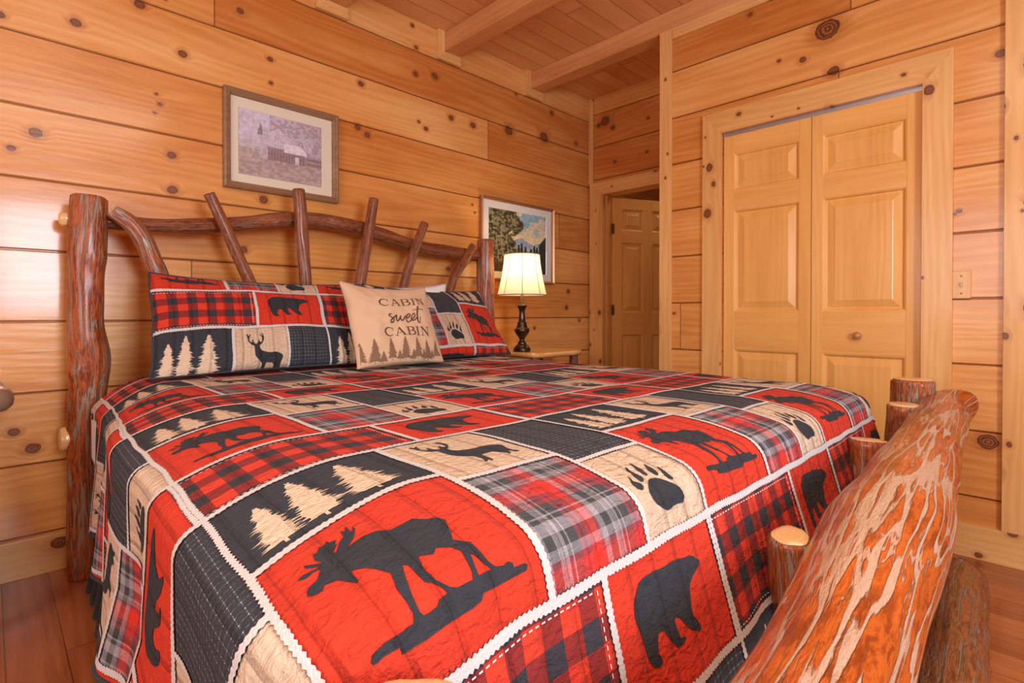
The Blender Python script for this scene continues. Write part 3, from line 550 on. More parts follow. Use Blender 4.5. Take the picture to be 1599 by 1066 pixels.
# ---------------------------------------------------------------- nightstands
M_slab = wood('nightstand slab pine', PT, 'X', 'Y', 0, rk=0.15, kscale=5, gloss=0.2, coat=0.6)
def nightstand(x0, x1, y0, y1, ztop, th, label, seed, endmat):
    t = tag(empty('nightstand', ((x0+x1)/2, (y0+y1)/2, 0)), label, 'nightstand', None)
    bm = bmesh.new(); n = 120; top, bot = [], []
    for i in range(n):
        a = 2*math.pi*i/n; ca, sa = math.cos(a), math.sin(a)
        px = (x0+x1)/2 + (x1-x0)/2*math.copysign(abs(ca)**0.35, ca); py = (y0+y1)/2 + (y1-y0)/2*math.copysign(abs(sa)**0.35, sa)
        q = noise.noise(Vector((px*7, py*7, seed)))*0.02
        px += ca*q; py += sa*q
        top.append((px, py)); bot.append((px, py))
    cx_, cy_ = (x0+x1)/2, (y0+y1)/2; rows = []
    for ins, z in ((0.030, ztop), (0.014, ztop - th*0.06), (0.004, ztop - th*0.25), (0.0, ztop - th*0.5), (0.006, ztop - th*0.78), (0.020, ztop - th*0.95), (0.034, ztop - th)):
        rows.append([bm.verts.new((px - ins*math.cos(2*math.pi*i/n) + 0.004*noise.noise(Vector((px*30, py*30, z*40))), py - ins*math.sin(2*math.pi*i/n), z)) for i, (px, py) in enumerate(bot)])
    bm.faces.new(rows[0]); bm.faces.new(rows[-1][::-1])
    for a, b in zip(rows[1:], rows):
        for i in range(n):
            g = bm.faces.new((a[i], a[(i+1) % n], b[(i+1) % n], b[i])); g.material_index = 1; g.smooth = True
    bm_obj('slab_top', bm, [M_slab, endmat], t)
    for i, (sx, sy) in enumerate(((x0+0.07, y0+0.07), (x1-0.07, y0+0.07), (x1-0.07, y1-0.06), (x0+0.07, y1-0.06))):
        log_obj('leg', [(sx, sy, 0, 0.034), (sx, sy, (ztop-th)/2, 0.033), (sx, sy, ztop-th+0.006, 0.031)], BT, t, seg=16, seed=50+i+seed)
    bm = bmesh.new(); box(bm, (x0+0.05, y0+0.05, 0.22), (x1-0.05, y1-0.05, 0.25), 0.004); bm_obj('shelf', bm, M_slab, t)
    return t
nightstand(2.475, 3.02, 2.30, 2.76, 0.778, 0.038, 'pine slab nightstand with live edge, holding the lamp right of the bed', 3, M_slab)
nightstand(-0.56, 0.055, 2.30, 2.76, 0.79, 0.075, 'nightstand whose bark-edged slab end pokes in at the left edge of the picture', 9, M_barkdull)

# ---------------------------------------------------------------- lamp
k = NT('dark bronze'); nn = k.noise(k.obj(), 60.0, 3.0)
M_bronze = k.fin(k.mix(nn, (0.035, 0.018, 0.012), (0.11, 0.06, 0.035)), 0.28, metal=0.75, coat=0.3)
k = NT('lamp shade fabric')
tr = k.n.new('ShaderNodeBsdfTranslucent'); df = k.n.new('ShaderNodeBsdfDiffuse'); mx = k.n.new('ShaderNodeMixShader')
tr.inputs[0].default_value = (0.95, 0.82, 0.60, 1); df.inputs[0].default_value = (0.80, 0.74, 0.62, 1); mx.inputs[0].default_value = 0.5
k.t.links.new(df.outputs[0], mx.inputs[1]); k.t.links.new(tr.outputs[0], mx.inputs[2]); k.t.links.new(mx.outputs[0], k.out.inputs[0]); M_shade = k.m
k = NT('shade piping'); M_pipe = k.fin((0.30, 0.26, 0.20), 0.8)
LX, LY, LZ = 2.56, 2.50, 0.779
lamp = tag(empty('table_lamp', (LX, LY, LZ)), 'lit table lamp with bronze turned base and cream bell shade on nightstand', 'lamp')
bm = bmesh.new(); box(bm, (LX-0.0695, LY-0.0695, LZ), (LX+0.0695, LY+0.0695, LZ+0.001)); bm.free(); bm = bmesh.new()
prof = [(0, 0), (0.066, 0), (0.068, 0.006), (0.067, 0.020), (0.061, 0.027), (0.056, 0.034), (0.046, 0.044), (0.038, 0.050), (0.032, 0.056), (0.035, 0.061), (0.031, 0.067), (0.022, 0.075), (0.019, 0.086),
        (0.026, 0.096), (0.034, 0.106), (0.052, 0.130), (0.060, 0.146), (0.060, 0.158), (0.050, 0.168), (0.040, 0.174), (0.043, 0.180), (0.042, 0.186), (0.034, 0.192), (0.038, 0.200), (0.037, 0.206), (0.028, 0.214), (0.025, 0.24), (0.021, 0.28),
        (0.024, 0.30), (0.033, 0.315), (0.036, 0.322), (0.040, 0.326), (0.040, 0.331), (0.018, 0.337), (0.010, 0.342), (0.010, 0.42), (0, 0.42)]
lathe(bm, [(r*0.86, z*0.93) for r, z in prof], LX, LY, 48); [setattr(v.co, 'z', v.co.z + LZ) for v in bm.verts]
bm_obj('lamp_base', bm, M_bronze, lamp, True)
bm = bmesh.new(); n = 96; rows = []
for i in range(15):
    t = i/14; z = LZ + 0.378 + (0.648-0.378)*t
    r = 0.118 + (0.165-0.118)*((1-t)**1.5)
    if t < 0.05: r += 0.0
    rows.append([bm.verts.new((LX + r*(1 - 0.030*abs(math.sin(4*a)))*math.cos(a), LY + r*(1 - 0.030*abs(math.sin(4*a)))*math.sin(a), z)) for a in [2*math.pi*j/n for j in range(n)]])
for a, b in zip(rows, rows[1:]):
    for j in range(n): bm.faces.new((a[j], a[(j+1) % n], b[(j+1) % n], b[j]))
sh = bm_obj('lamp_shade', bm, M_shade, lamp, True)
def tube(bm, pts, r, seg=8, closed=False, mat=0):
    pts = [Vector(p) for p in pts]; n = len(pts); rings = []
    N = None
    for i in range(n):
        a = pts[(i-1) % n] if closed else pts[max(0, i-1)]; b = pts[(i+1) % n] if closed else pts[min(n-1, i+1)]
        t = (b-a).normalized()
        if N is None:
            up = Vector((0, 0, 1)) if abs(t.z) < 0.9 else Vector((1, 0, 0)); N = (up - t*up.dot(t)).normalized()
        N = (N - t*N.dot(t)).normalized(); B = t.cross(N)
        rings.append([bm.verts.new(pts[i] + (N*math.cos(2*math.pi*j/seg) + B*math.sin(2*math.pi*j/seg))*r) for j in range(seg)])
    prs = list(zip(rings, rings[1:])) + ([(rings[-1], rings[0])] if closed else [])
    for a, b in prs:
        for j in range(seg): bm.faces.new((a[j], a[(j+1) % seg], b[(j+1) % seg], b[j])).material_index = mat
    if not closed:
        bm.faces.new(rings[0][::-1]).material_index = mat; bm.faces.new(rings[-1]).material_index = mat
bm = bmesh.new()
for z, r in ((LZ+0.378, 0.165), (LZ+0.648, 0.118)):
    tube(bm, [(LX + r*math.cos(2*math.pi*j/64), LY + r*math.sin(2*math.pi*j/64), z) for j in range(64)], 0.0032, 8, True)
for q in range(8):
    a = 2*math.pi*q/8
    tube(bm, [(LX + (0.118 + 0.047*((1-i/14)**1.5) + 0.0015)*math.cos(a), LY + (0.118 + 0.047*((1-i/14)**1.5) + 0.0015)*math.sin(a), LZ + 0.378 + 0.27*i/14) for i in range(15)], 0.0022, 6)
bm_obj('piping', bm, M_pipe, sh, True)
k = NT('lamp bulb glass'); k.bsdf.inputs['Emission Color'].default_value = (1.0, 0.78, 0.48, 1); k.bsdf.inputs['Emission Strength'].default_value = 5.0
M_bulb = k.fin((0.9, 0.9, 0.85), 0.4)
bm = bmesh.new(); lathe(bm, [(0, 0.389), (0.013, 0.389), (0.014, 0.41), (0.022, 0.435), (0.030, 0.465), (0.029, 0.488), (0.018, 0.506), (0, 0.512)], LX, LY, 24); [setattr(v.co, 'z', v.co.z + LZ) for v in bm.verts]
bm_obj('light_bulb', bm, M_bulb, lamp, True)
pl = bpy.data.lights.new('lamp_light', 'POINT'); pl.energy = 3.4; pl.color = (1.0, 0.74, 0.42); pl.shadow_soft_size = 0.034
po = bpy.data.objects.new('lamp_light', pl); COL.objects.link(po); po.parent = lamp; po.location = (0, 0, 0.555)

# ---------------------------------------------------------------- framed pictures
def print_mesh(name, x0, x1, z0, z1, y, nx, nz, fn, mat, parent):
    X, Z = np.meshgrid(np.linspace(0, 1, nx), np.linspace(0, 1, nz)); c = fn(X, Z)
    vs = [(x0 + (x1-x0)*a, y, z0 + (z1-z0)*b) for a, b in zip(X.ravel(), Z.ravel())]
    fs = [(j*nx+i, j*nx+i+1, (j+1)*nx+i+1, (j+1)*nx+i) for j in range(nz-1) for i in range(nx-1)]
    me = bpy.data.meshes.new(name); me.from_pydata(vs, [], fs)
    a = me.color_attributes.new('ink', 'FLOAT_COLOR', 'POINT')
    c = np.concatenate([c.reshape(-1, 3), np.ones((nx*nz, 1))], 1).astype(np.float32); a.data.foreach_set('color', c.ravel())
    return link_mesh(name, me, mat, parent)
def vnoise(X, Z, f, seed, oct=4):
    rng = np.random.RandomState(seed); out = np.zeros_like(X); amp = 0.5
    for o in range(oct):
        n = int(f*2**o)+2; g = rng.rand(n+1, n+1)
        xi = np.clip(X, 0, 0.9999)*(n-1); zi = np.clip(Z, 0, 0.9999)*(n-1); a = xi.astype(int); b = zi.astype(int); u = xi-a; v = zi-b
        u = u*u*(3-2*u); v = v*v*(3-2*v)
        out += amp*(g[b, a]*(1-u)*(1-v) + g[b, a+1]*u*(1-v) + g[b+1, a]*(1-u)*v + g[b+1, a+1]*u*v); amp *= 0.5
    return out/0.94
def lay(c, m, col):
    m = np.clip(m, 0, 1)[..., None]; return c*(1-m) + np.array(col)*m
def art_cabin(X, Z):
    n = vnoise(X, Z, 6, 3); nf = vnoise(X, Z, 30, 5, 3)
    c = np.ones(X.shape + (3,))*np.array([0.62, 0.55, 0.62])
    c = lay(c, np.clip(1.2 - np.hypot(X-0.15, Z-0.85)*1.6, 0, 0.6), (0.70, 0.68, 0.82))
    c = lay(c, (Z < 0.42)*0.8, (0.48, 0.38, 0.36)); c = lay(c, ((Z < 0.42) & (nf > 0.5))*0.4, (0.60, 0.48, 0.45))
    c = lay(c, (n + 0.3*X + 0.2*Z > 0.72)*(nf > 0.45)*(Z > 0.3)*(X > 0.35)*0.6, (0.34, 0.26, 0.27))
    c = lay(c, ((X < 0.3) & (Z < 0.5 + 0.1*n) & (Z > 0.25))*0.35, (0.50, 0.48, 0.40))
    wall = (X > 0.32) & (X < 0.78) & (Z > 0.30) & (Z < 0.55); c = lay(c, wall*0.75, (0.36, 0.29, 0.31))
    for q in np.arange(0.34, 0.78, 0.035): c = lay(c, (wall & (abs(X-q) < 0.005))*0.5, (0.22, 0.17, 0.18))
    roof = (Z > 0.50) & (Z < 0.82 - abs(X-0.45)*0.9) & (X > 0.30) & (X < 0.70); c = lay(c, roof*0.9, (0.66, 0.60, 0.66))
    roof2 = (X > 0.52) & (X < 0.80) & (Z > 0.46) & (Z < 0.60 + (X-0.52)*0.05 - (X > 0.72)*(X-0.72)*1.2); c = lay(c, roof2*0.95, (0.78, 0.73, 0.80))
    tow = (abs(X-0.28) < 0.05) & (Z > 0.30) & (Z < 0.74); c = lay(c, tow*0.8, (0.60, 0.54, 0.60)); c = lay(c, ((abs(X-0.245) < (0.86-Z)*0.22) & (Z > 0.66) & (Z < 0.86) & (X < 0.262))*0.8, (0.30, 0.25, 0.29))
    c = lay(c, ((abs(X-0.68) < 0.025) & (Z > 0.30) & (Z < 0.42))*0.8, (0.78, 0.72, 0.76))
    c = lay(c, ((abs(Z-0.42) < 0.02) | (abs(Z-0.34) < 0.012))*(X > 0.8)*0.6, (0.25, 0.2, 0.2))
    return (c*(0.72 + 0.5*nf[..., None]))**1.25
def art_valley(X, Z):
    n = vnoise(X, Z, 5, 8); nf = vnoise(X, Z, 34, 9, 3)
    c = np.ones(X.shape + (3,))*np.array([0.40, 0.60, 0.68])
    c = lay(c, (n > 0.42 + 0.25*(Z-0.6))*0.9, (0.80, 0.74, 0.60)); c = lay(c, np.clip((0.80-Z)*4, 0, 0.9), (0.90, 0.80, 0.52))
    c = lay(c, (Z < 0.56 - 0.5*abs(X-0.55) + 0.05*n)*1.0, (0.44, 0.52, 0.64)); c = lay(c, (Z < 0.50 - 0.35*abs(X-0.9) + 0.05*n)*1.0, (0.52, 0.58, 0.66))
    c = lay(c, (Z < 0.36 + 0.06*n)*1.0, (0.42, 0.42, 0.20)); c = lay(c, ((Z < 0.38) & (X < 0.5) & (Z > 0.3))*0.8, (0.72, 0.62, 0.22))
    for q, h in ((0.50, 0.42), (0.55, 0.45), (0.62, 0.40), (0.72, 0.38), (0.78, 0.44), (0.83, 0.41)):
        c = lay(c, ((abs(X-q) < 0.030*(1-(Z-0.2)/(h+0.06))) & (Z < h+0.04) & (Z > 0.18))*1.0, (0.06, 0.09, 0.08))
    c = lay(c, ((X > 0.90 - 0.05*n) & (Z < 0.66 - 1.2*(1-X)))*1.0, (0.10, 0.11, 0.09))
    c = lay(c, (X + 0.45*n + 0.04*np.sin(Z*23) < 0.62 + 0.10*Z)*1.0, (0.20, 0.19, 0.12))
    c = lay(c, ((X + 0.45*n < 0.66) & (nf > 0.52))*0.75, (0.40, 0.38, 0.24)); c = lay(c, ((X + 0.45*n < 0.66) & (nf < 0.40))*0.6, (0.05, 0.05, 0.04))
    for q in (0.14, 0.22, 0.31): c = lay(c, ((abs(X-q-0.02*np.sin(Z*8)) < 0.007) & (Z < 0.62))*0.8, (0.50, 0.44, 0.33))
    c = lay(c, ((Z < 0.16))*0.8, (0.12, 0.11, 0.07))
    return (c*(0.72 + 0.5*nf[..., None]))**1.3
k = NT('printed picture'); M_ink = k.fin(k.attr('ink')[0], 0.18, coat=0.6, coatr=0.05)
k = NT('ivory mat board'); M_mat = k.fin((0.72, 0.64, 0.50), 0.3, coat=0.5, coatr=0.06)
k = NT('white mat board'); M_mat2 = k.fin((0.74, 0.72, 0.68), 0.3, coat=0.5, coatr=0.06)
M_frame1 = wood('grey brown frame wood', [(0.42, 0.25, 0.14), (0.32, 0.175, 0.09), (0.20, 0.10, 0.05), (0.06, 0.03, 0.015)], 'X', 'Z', 0, rk=0, gloss=0.35, coat=0.2)
k = NT('copper frame'); M_frame2 = k.fin((0.42, 0.20, 0.09), 0.32, metal=0.55, coat=0.2)
def picture(x0, x1, z0, z1, fw, art, mf, mm, fn, label, rope):
    t = tag(empty('framed_picture', ((x0+x1)/2, 2.818, (z0+z1)/2)), label, 'picture')
    prof = [(0.0, 0.004), (0.0, 0.030), (0.25*fw, 0.036), (0.55*fw, 0.030), (0.8*fw, 0.026), (fw, 0.016), (fw, 0.004)]
    bm = bmesh.new(); rings = []
    for d, h in prof: rings.append([bm.verts.new(p) for p in ((x0+d, 2.818-h, z0+d), (x1-d, 2.818-h, z0+d), (x1-d, 2.818-h, z1-d), (x0+d, 2.818-h, z1-d))])
    for a, b in zip(rings, rings[1:] + rings[:1]):
        for j in range(4): bm.faces.new((a[j], a[(j+1) % 4], b[(j+1) % 4], b[j]))
    fr = bm_obj('picture_frame', bm, mf, t)
    if rope:
        bm = bmesh.new(); d = 0.55*fw; n = 64
        per = [(x0+d, z0+d), (x1-d, z0+d), (x1-d, z1-d), (x0+d, z1-d)]
        for (ax, az), (bx, bz) in zip(per, per[1:] + per[:1]):
            L = math.hypot(bx-ax, bz-az); m = int(L/0.012)
            for i in range(m):
                f0, f1 = (i+0.1)/m, (i+0.9)/m; ux, uz = (bx-ax)/L, (bz-az)/L; vx, vz = -uz, ux; w = 0.006
                ps = [(ax + (bx-ax)*f0 - vx*w, az + (bz-az)*f0 - vz*w), (ax + (bx-ax)*f1 + vx*w, az + (bz-az)*f1 + vz*w)]
                tube(bm, [(ps[0][0], 2.818-0.031, ps[0][1]), (ps[1][0], 2.818-0.031, ps[1][1])], 0.0028, 6)
        bm_obj('rope_carving', bm, mf, fr)
    bm = bmesh.new(); ax0, ax1, az0, az1 = art
    o = [bm.verts.new(p) for p in ((x0+fw-0.004, 2.806, z0+fw-0.004), (x1-fw+0.004, 2.806, z0+fw-0.004), (x1-fw+0.004, 2.806, z1-fw+0.004), (x0+fw-0.004, 2.806, z1-fw+0.004))]
    i_ = [bm.verts.new(p) for p in ((ax0-0.003, 2.806, az0-0.003), (ax1+0.003, 2.806, az0-0.003), (ax1+0.003, 2.806, az1+0.003), (ax0-0.003, 2.806, az1+0.003))]
    ii = [bm.verts.new(p) for p in ((ax0, 2.8085, az0), (ax1, 2.8085, az0), (ax1, 2.8085, az1), (ax0, 2.8085, az1))]
    for a, b in ((o, i_), (i_, ii)):
        for j in range(4): bm.faces.new((a[j], a[(j+1) % 4], b[(j+1) % 4], b[j]))
    bm_obj('mat', bm, mm, t)
    print_mesh('print', ax0, ax1, az0, az1, 2.8082, 200, 150, fn, M_ink, t)
    bm = bmesh.new(); box(bm, (x0+0.005, 2.809, z0+0.005), (x1-0.005, 2.816, z1-0.005)); bm_obj('backing', bm, M_dkgap, t)
picture(0.812, 1.396, 1.645, 2.130, 0.034, (0.883, 1.306, 1.722, 2.044), M_frame1, M_mat, art_cabin, 'brown framed faded lilac print of an old farmhouse above the headboard', True)
picture(2.456, 3.226, 1.266, 1.863, 0.022, (2.537, 3.145, 1.339, 1.790), M_frame2, M_mat2, art_valley, 'copper framed landscape of trees and blue hills behind the lamp', False)
# ---------------------------------------------------------------- patchwork fabric
def cloth_bump(k, scale=1.0):
    """quilting lines run head to foot every 6 cm, cotton puckers in between"""
    u = k.attr('quilt')[1]; x, y, z = k.sep(u)
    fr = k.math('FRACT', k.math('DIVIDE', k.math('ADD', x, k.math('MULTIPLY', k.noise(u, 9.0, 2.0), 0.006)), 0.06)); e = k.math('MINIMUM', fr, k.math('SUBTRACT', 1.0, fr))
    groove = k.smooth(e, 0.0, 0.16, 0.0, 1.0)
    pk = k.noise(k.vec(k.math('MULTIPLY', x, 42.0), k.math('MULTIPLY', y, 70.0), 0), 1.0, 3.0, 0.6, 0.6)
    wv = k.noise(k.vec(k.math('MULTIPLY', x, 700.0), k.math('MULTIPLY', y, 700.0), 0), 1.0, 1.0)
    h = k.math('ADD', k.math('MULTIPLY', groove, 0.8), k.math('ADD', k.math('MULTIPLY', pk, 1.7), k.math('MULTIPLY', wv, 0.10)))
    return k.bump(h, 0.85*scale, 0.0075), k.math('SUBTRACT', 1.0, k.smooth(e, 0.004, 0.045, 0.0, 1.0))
def fabric(name, fn, bump=1.0, rough=0.85):
    k = NT(name); nrm, st = cloth_bump(k, bump)
    col = fn(k)
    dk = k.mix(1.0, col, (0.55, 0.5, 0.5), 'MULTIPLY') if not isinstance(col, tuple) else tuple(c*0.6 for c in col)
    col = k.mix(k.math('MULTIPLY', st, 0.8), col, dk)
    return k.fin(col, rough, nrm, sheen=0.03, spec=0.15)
RED, DRED, CHAR, BEI = (0.60, 0.044, 0.018), (0.235, 0.022, 0.018), (0.030, 0.033, 0.041), (0.62, 0.46, 0.325)
def f_red(k): return k.mix(k.noise(k.attr('quilt')[1], 14.0, 3.0), RED, (0.53, 0.034, 0.016))
def f_char(k): return k.mix(k.noise(k.attr('quilt')[1], 60.0, 3.0), CHAR, (0.044, 0.047, 0.056))
def f_sil(k): return k.mix(k.noise(k.attr('quilt')[1], 40.0, 3.0), (0.026, 0.027, 0.033), (0.038, 0.039, 0.047))
def f_bei(k):
    x, y, z = k.sep(k.attr('quilt')[1])
    s = k.noise(k.vec(k.math('MULTIPLY', x, 95.0), k.math('MULTIPLY', y, 1.5), 0), 1.0, 2.0)
    return k.mix(k.smooth(s, 0.4, 0.62), BEI, (0.54, 0.39, 0.27))
def f_plainbei(k): return k.mix(k.noise(k.attr('quilt')[1], 50.0, 3.0), (0.68, 0.52, 0.375), (0.61, 0.455, 0.32))
def band(k, v, p, edges):
    """1 inside [a,b) of each period, 0 outside"""
    f = k.math('FRACT', k.math('DIVIDE', v, p)); out = None
    for a, b in edges:
        m = k.math('MULTIPLY', k.math('GREATER_THAN', f, a), k.math('LESS_THAN', f, b)); out = m if out is None else k.math('MAXIMUM', out, m)
    return out
def f_buf(k):
    x, y, z = k.sep(k.uv())
    a = band(k, k.math('ADD', x, 0.01), 0.067, [(0.0, 0.5)]); b = band(k, k.math('ADD', y, 0.012), 0.067, [(0.0, 0.5)])
    both = k.math('MULTIPLY', a, b); one = k.math('MAXIMUM', a, b)
    # twill: single bands are woven of red and dark threads
    tw = k.math('MULTIPLY_ADD', k.math('SINE', k.math('MULTIPLY', k.math('ADD', x, y), 2200.0)), 0.5, 0.5)
    mid = k.mix(tw, (0.30, 0.030, 0.024), (0.18, 0.018, 0.018))
    c = k.mix(one, (0.62, 0.045, 0.022), mid)
    return k.mix(both, c, (0.040, 0.036, 0.044))
def f_plaid(k):
    x, y, z = k.sep(k.uv())
    def thread(v, off):
        f = k.math('FRACT', k.math('DIVIDE', k.math('ADD', v, off), 0.118))
        return k.ramp(f, [(0.0, (0.055, 0.058, 0.062)), (0.13, (0.34, 0.31, 0.33)), (0.27, (0.055, 0.058, 0.062)), (0.33, (0.34, 0.31, 0.33)), (0.355, (0.062, 0.062, 0.066)), (0.50, (0.34, 0.045, 0.055)), (0.56, (0.20, 0.02, 0.03)), (0.60, (0.34, 0.045, 0.055)), (0.66, (0.70, 0.035, 0.02)), (0.84, (0.34, 0.045, 0.055)), (0.90, (0.30, 0.27, 0.29))], 'CONSTANT')
    return k.mix(0.5, thread(x, 0.062), thread(k.math('MULTIPLY', y, 0.85), 0.02))
def f_dot(k):
    x, y, z = k.sep(k.attr('quilt')[1])
    a = band(k, x, 0.0135, [(0.0, 0.10)]); b = band(k, y, 0.0135, [(0.0, 0.10)])
    dash = k.math('GREATER_THAN', k.noise(k.vec(k.math('MULTIPLY', x, 350.0), k.math('MULTIPLY', y, 350.0), 0), 1.0, 1.0), 0.48)
    g = k.math('MULTIPLY', k.math('MAXIMUM', a, b), dash)
    c = k.mix(k.math('MULTIPLY', g, 0.28), f_char(k), (0.36, 0.34, 0.35))
    return k.mix(k.math('MULTIPLY', k.math('MULTIPLY', a, b), 0.9), c, (0.62, 0.60, 0.60))
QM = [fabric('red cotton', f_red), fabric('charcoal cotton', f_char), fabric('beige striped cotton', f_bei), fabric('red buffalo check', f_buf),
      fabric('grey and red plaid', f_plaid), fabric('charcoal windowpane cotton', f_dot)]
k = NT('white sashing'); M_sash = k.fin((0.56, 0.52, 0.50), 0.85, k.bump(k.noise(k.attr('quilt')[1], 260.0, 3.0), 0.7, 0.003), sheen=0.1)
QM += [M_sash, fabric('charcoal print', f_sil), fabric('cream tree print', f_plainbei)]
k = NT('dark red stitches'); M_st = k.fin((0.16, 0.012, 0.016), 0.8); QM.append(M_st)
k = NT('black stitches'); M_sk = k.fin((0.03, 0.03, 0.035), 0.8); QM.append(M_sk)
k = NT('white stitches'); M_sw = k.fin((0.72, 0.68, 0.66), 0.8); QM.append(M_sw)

PER = 0.68; G = PER/54; S0, T0 = 0.22, 0.85      # one printed repeat is 68 cm square
def patch_at(s, t):
    a = (s - S0) % PER; b = (T0 - t) % PER
    if b > 0.48:
        if 0.380 <= a < 0.672: return 0
        return 3
    if a < 0.28: return 1 if b < 0.205 else 0
    if a < 0.495: return 2 if b < 0.24 else 4
    return 5 if b < 0.285 else 2
def jag_tree(cx, base, h, w, seed):
    """a solid core and a fringe of thin branch tips"""
    rnd = random.Random(seed); n = 24
    hwf = lambda f: w/2*(1-f)**0.62*(0.92 + 0.16*math.sin(f*22 + seed)) + 0.0008
    lv = [i/n for i in range(n+1)]; y = lambda f: base + 0.05*h + f*h*0.95
    out = [[(cx - hwf(f)*0.66, y(f)) for f in lv] + [(cx + hwf(f)*0.66, y(f)) for f in lv[::-1]]]
    out.append([(cx - 0.0025, base - 0.002), (cx + 0.003, base - 0.004), (cx + 0.002, base + 0.02), (cx - 0.002, base + 0.02)])
    for i in range(n):
        for sg in (-1, 1):
            f = (i + rnd.uniform(0, .6))/n; r0 = hwf(f); t = r0*rnd.uniform(.82, 1.18); dy = h/n
            out.append([(cx + sg*r0*0.40, y(f) - dy*0.30), (cx + sg*t, y(f) + dy*rnd.uniform(-.5, .5)), (cx + sg*r0*0.42, y(f) + dy*1.0)])
    return out
OV = []                                           # overlay polygons of one repeat: (material, layer, outer, holes) in a,(-b)
def addp(mat, outer, holes=(), da=0.0, db=0.0, layer=0.0010):
    OV.append((mat, layer, [(x+da, y+db) for x, y in outer], [[(x+da, y+db) for x, y in h] for h in holes]))
addp(7, MOOSE, [MH0, MH1, MH2], 0, -0.48)
for p in (PAW0, PAW1, PAW2, PAW3, PAW4, PAW5): addp(7, p, (), 0.495 - 0.004, -0.48)
addp(7, DEER, (), 0.28, -0.24)
addp(7, BEAR, (), 0.380, -0.68)
for i, (cx, h, w) in enumerate(((0.056, 0.128, 0.066), (0.112, 0.152, 0.074), (0.190, 0.150, 0.088))): [addp(8, q, layer=0.0008 + i*0.0002) for q in jag_tree(cx, -0.182, h, w, i+3)]
LINES = [((0, 0), (0.68, 0), .0155, 9), ((0, -.48), (0.68, -.48), .0165, 10), ((0, -.205), (.28, -.205), .016, 9), ((.28, -.24), (.495, -.24), .015, 10), ((.495, -.285), (.68, -.285), .014, 9),
         ((0, 0), (0, -.48), .0115, 9), ((0, -.48), (0, -.68), .0115, 10), ((.28, 0), (.28, -.48), .015, 10), ((.495, 0), (.495, -.48), .013, 9), ((.380, -.48), (.380, -.68), .015, 10), ((.672, -.48), (.672, -.68), .010, 10)]
def cut_grid(vs2, fs, bounds=None):
    """slice a flat triangle set along the fabric grid (and crop it to bounds)"""
    bm = bmesh.new(); vv = [bm.verts.new((x, y, 0)) for x, y in vs2]
    for f in fs:
        try: bm.faces.new([vv[i] for i in f])
        except ValueError: pass
    xs = [v[0] for v in vs2]; ys = [v[1] for v in vs2]
    def cut(co, no, clear=False):
        bmesh.ops.bisect_plane(bm, geom=bm.verts[:] + bm.edges[:] + bm.faces[:], plane_co=co, plane_no=no, clear_outer=clear, dist=1e-7)
    if bounds is None:
        for i in range(math.ceil(min(xs)/G), math.floor(max(xs)/G)+1): cut((i*G, 0, 0), (1, 0, 0))
        for i in range(math.ceil(min(ys)/G), math.floor(max(ys)/G)+1): cut((0, i*G, 0), (0, 1, 0))
    else:
        a0, a1, b0, b1 = bounds
        cut((a0, 0, 0), (-1, 0, 0), True); cut((a1, 0, 0), (1, 0, 0), True); cut((0, b0, 0), (0, -1, 0), True); cut((0, b1, 0), (0, 1, 0), True)
    bm.verts.index_update()
    r = ([(v.co.x, v.co.y) for v in bm.verts], [[v.index for v in f.verts] for f in bm.faces]); bm.free(); return r
CELL = []
for mat, lay_, outer, holes in OV:
    vl = [[Vector((x, y, 0)) for x, y in outer]] + [[Vector((x, y, 0)) for x, y in h] for h in holes]
    tris = tessellate_polygon(vl); flat = [(v.x, v.y) for l in vl for v in l]
    v2, f2 = cut_grid(flat, tris); CELL.append((mat, lay_, v2, f2))
rs = random.Random(5)
for (a, b), (c, d), wd, sm in LINES:
    L = math.hypot(c-a, d-b); n = max(2, int(L/0.0042)); ux, uy = (c-a)/L, (d-b)/L; px, py = -uy, ux
    v2, f2 = [], []
    for i in range(n+1):
        t = L*i/n; o = wd/2*0.86 + (rs.uniform(0.0, 0.0012) if i % 2 else -rs.uniform(0.0008, 0.0026)); wob = 0.0012*math.sin(t*37 + a*9)
        for q in (o, -o): v2.append((a + ux*t + px*(q+wob), b + uy*t + py*(q+wob)))
        if i: j = 2*i; f2.append([j-2, j, j+1, j-1])
    CELL.append((6, 0.0024, v2, f2))
    v2, f2 = [], []; m = int(L/0.0084)
    for i in range(m):
        t = L*(i+0.5)/m
        for sd in (1, -1):
            ln = rs.uniform(0.004, 0.0085); x0, y0 = a + ux*t + px*sd*(wd/2*0.86-0.003), b + uy*t + py*sd*(wd/2*0.86-0.003); j = len(v2)
            v2 += [(x0 - ux*0.0011, y0 - uy*0.0011), (x0 + ux*0.0011, y0 + uy*0.0011), (x0 + px*sd*ln + ux*rs.uniform(-.001, .001), y0 + py*sd*ln + uy*rs.uniform(-.001, .001))]; f2.append([j, j+1, j+2])
    CELL.append((sm, 0.0018, v2, f2))
for (a, b), (c, d) in (((0.005, -.494), (0.362, -.494)), ((0.005, -.668), (0.362, -.668)), ((0.362, -.494), (0.362, -.668))):
    L = math.hypot(c-a, d-b); ux, uy = (c-a)/L, (d-b)/L; v2, f2 = [], []
    for i in range(int(L/0.011)):
        t = i*0.011; j = len(v2); x0, y0 = a + ux*t, b + uy*t; x1, y1 = x0 + ux*0.006, y0 + uy*0.006; px, py = -uy*0.0009, ux*0.0009
        v2 += [(x0-px, y0-py), (x1-px, y1-py), (x1+px, y1+py), (x0+px, y0+py)]; f2.append([j, j+1, j+2, j+3])
    CELL.append((11, 0.0016, v2, f2))
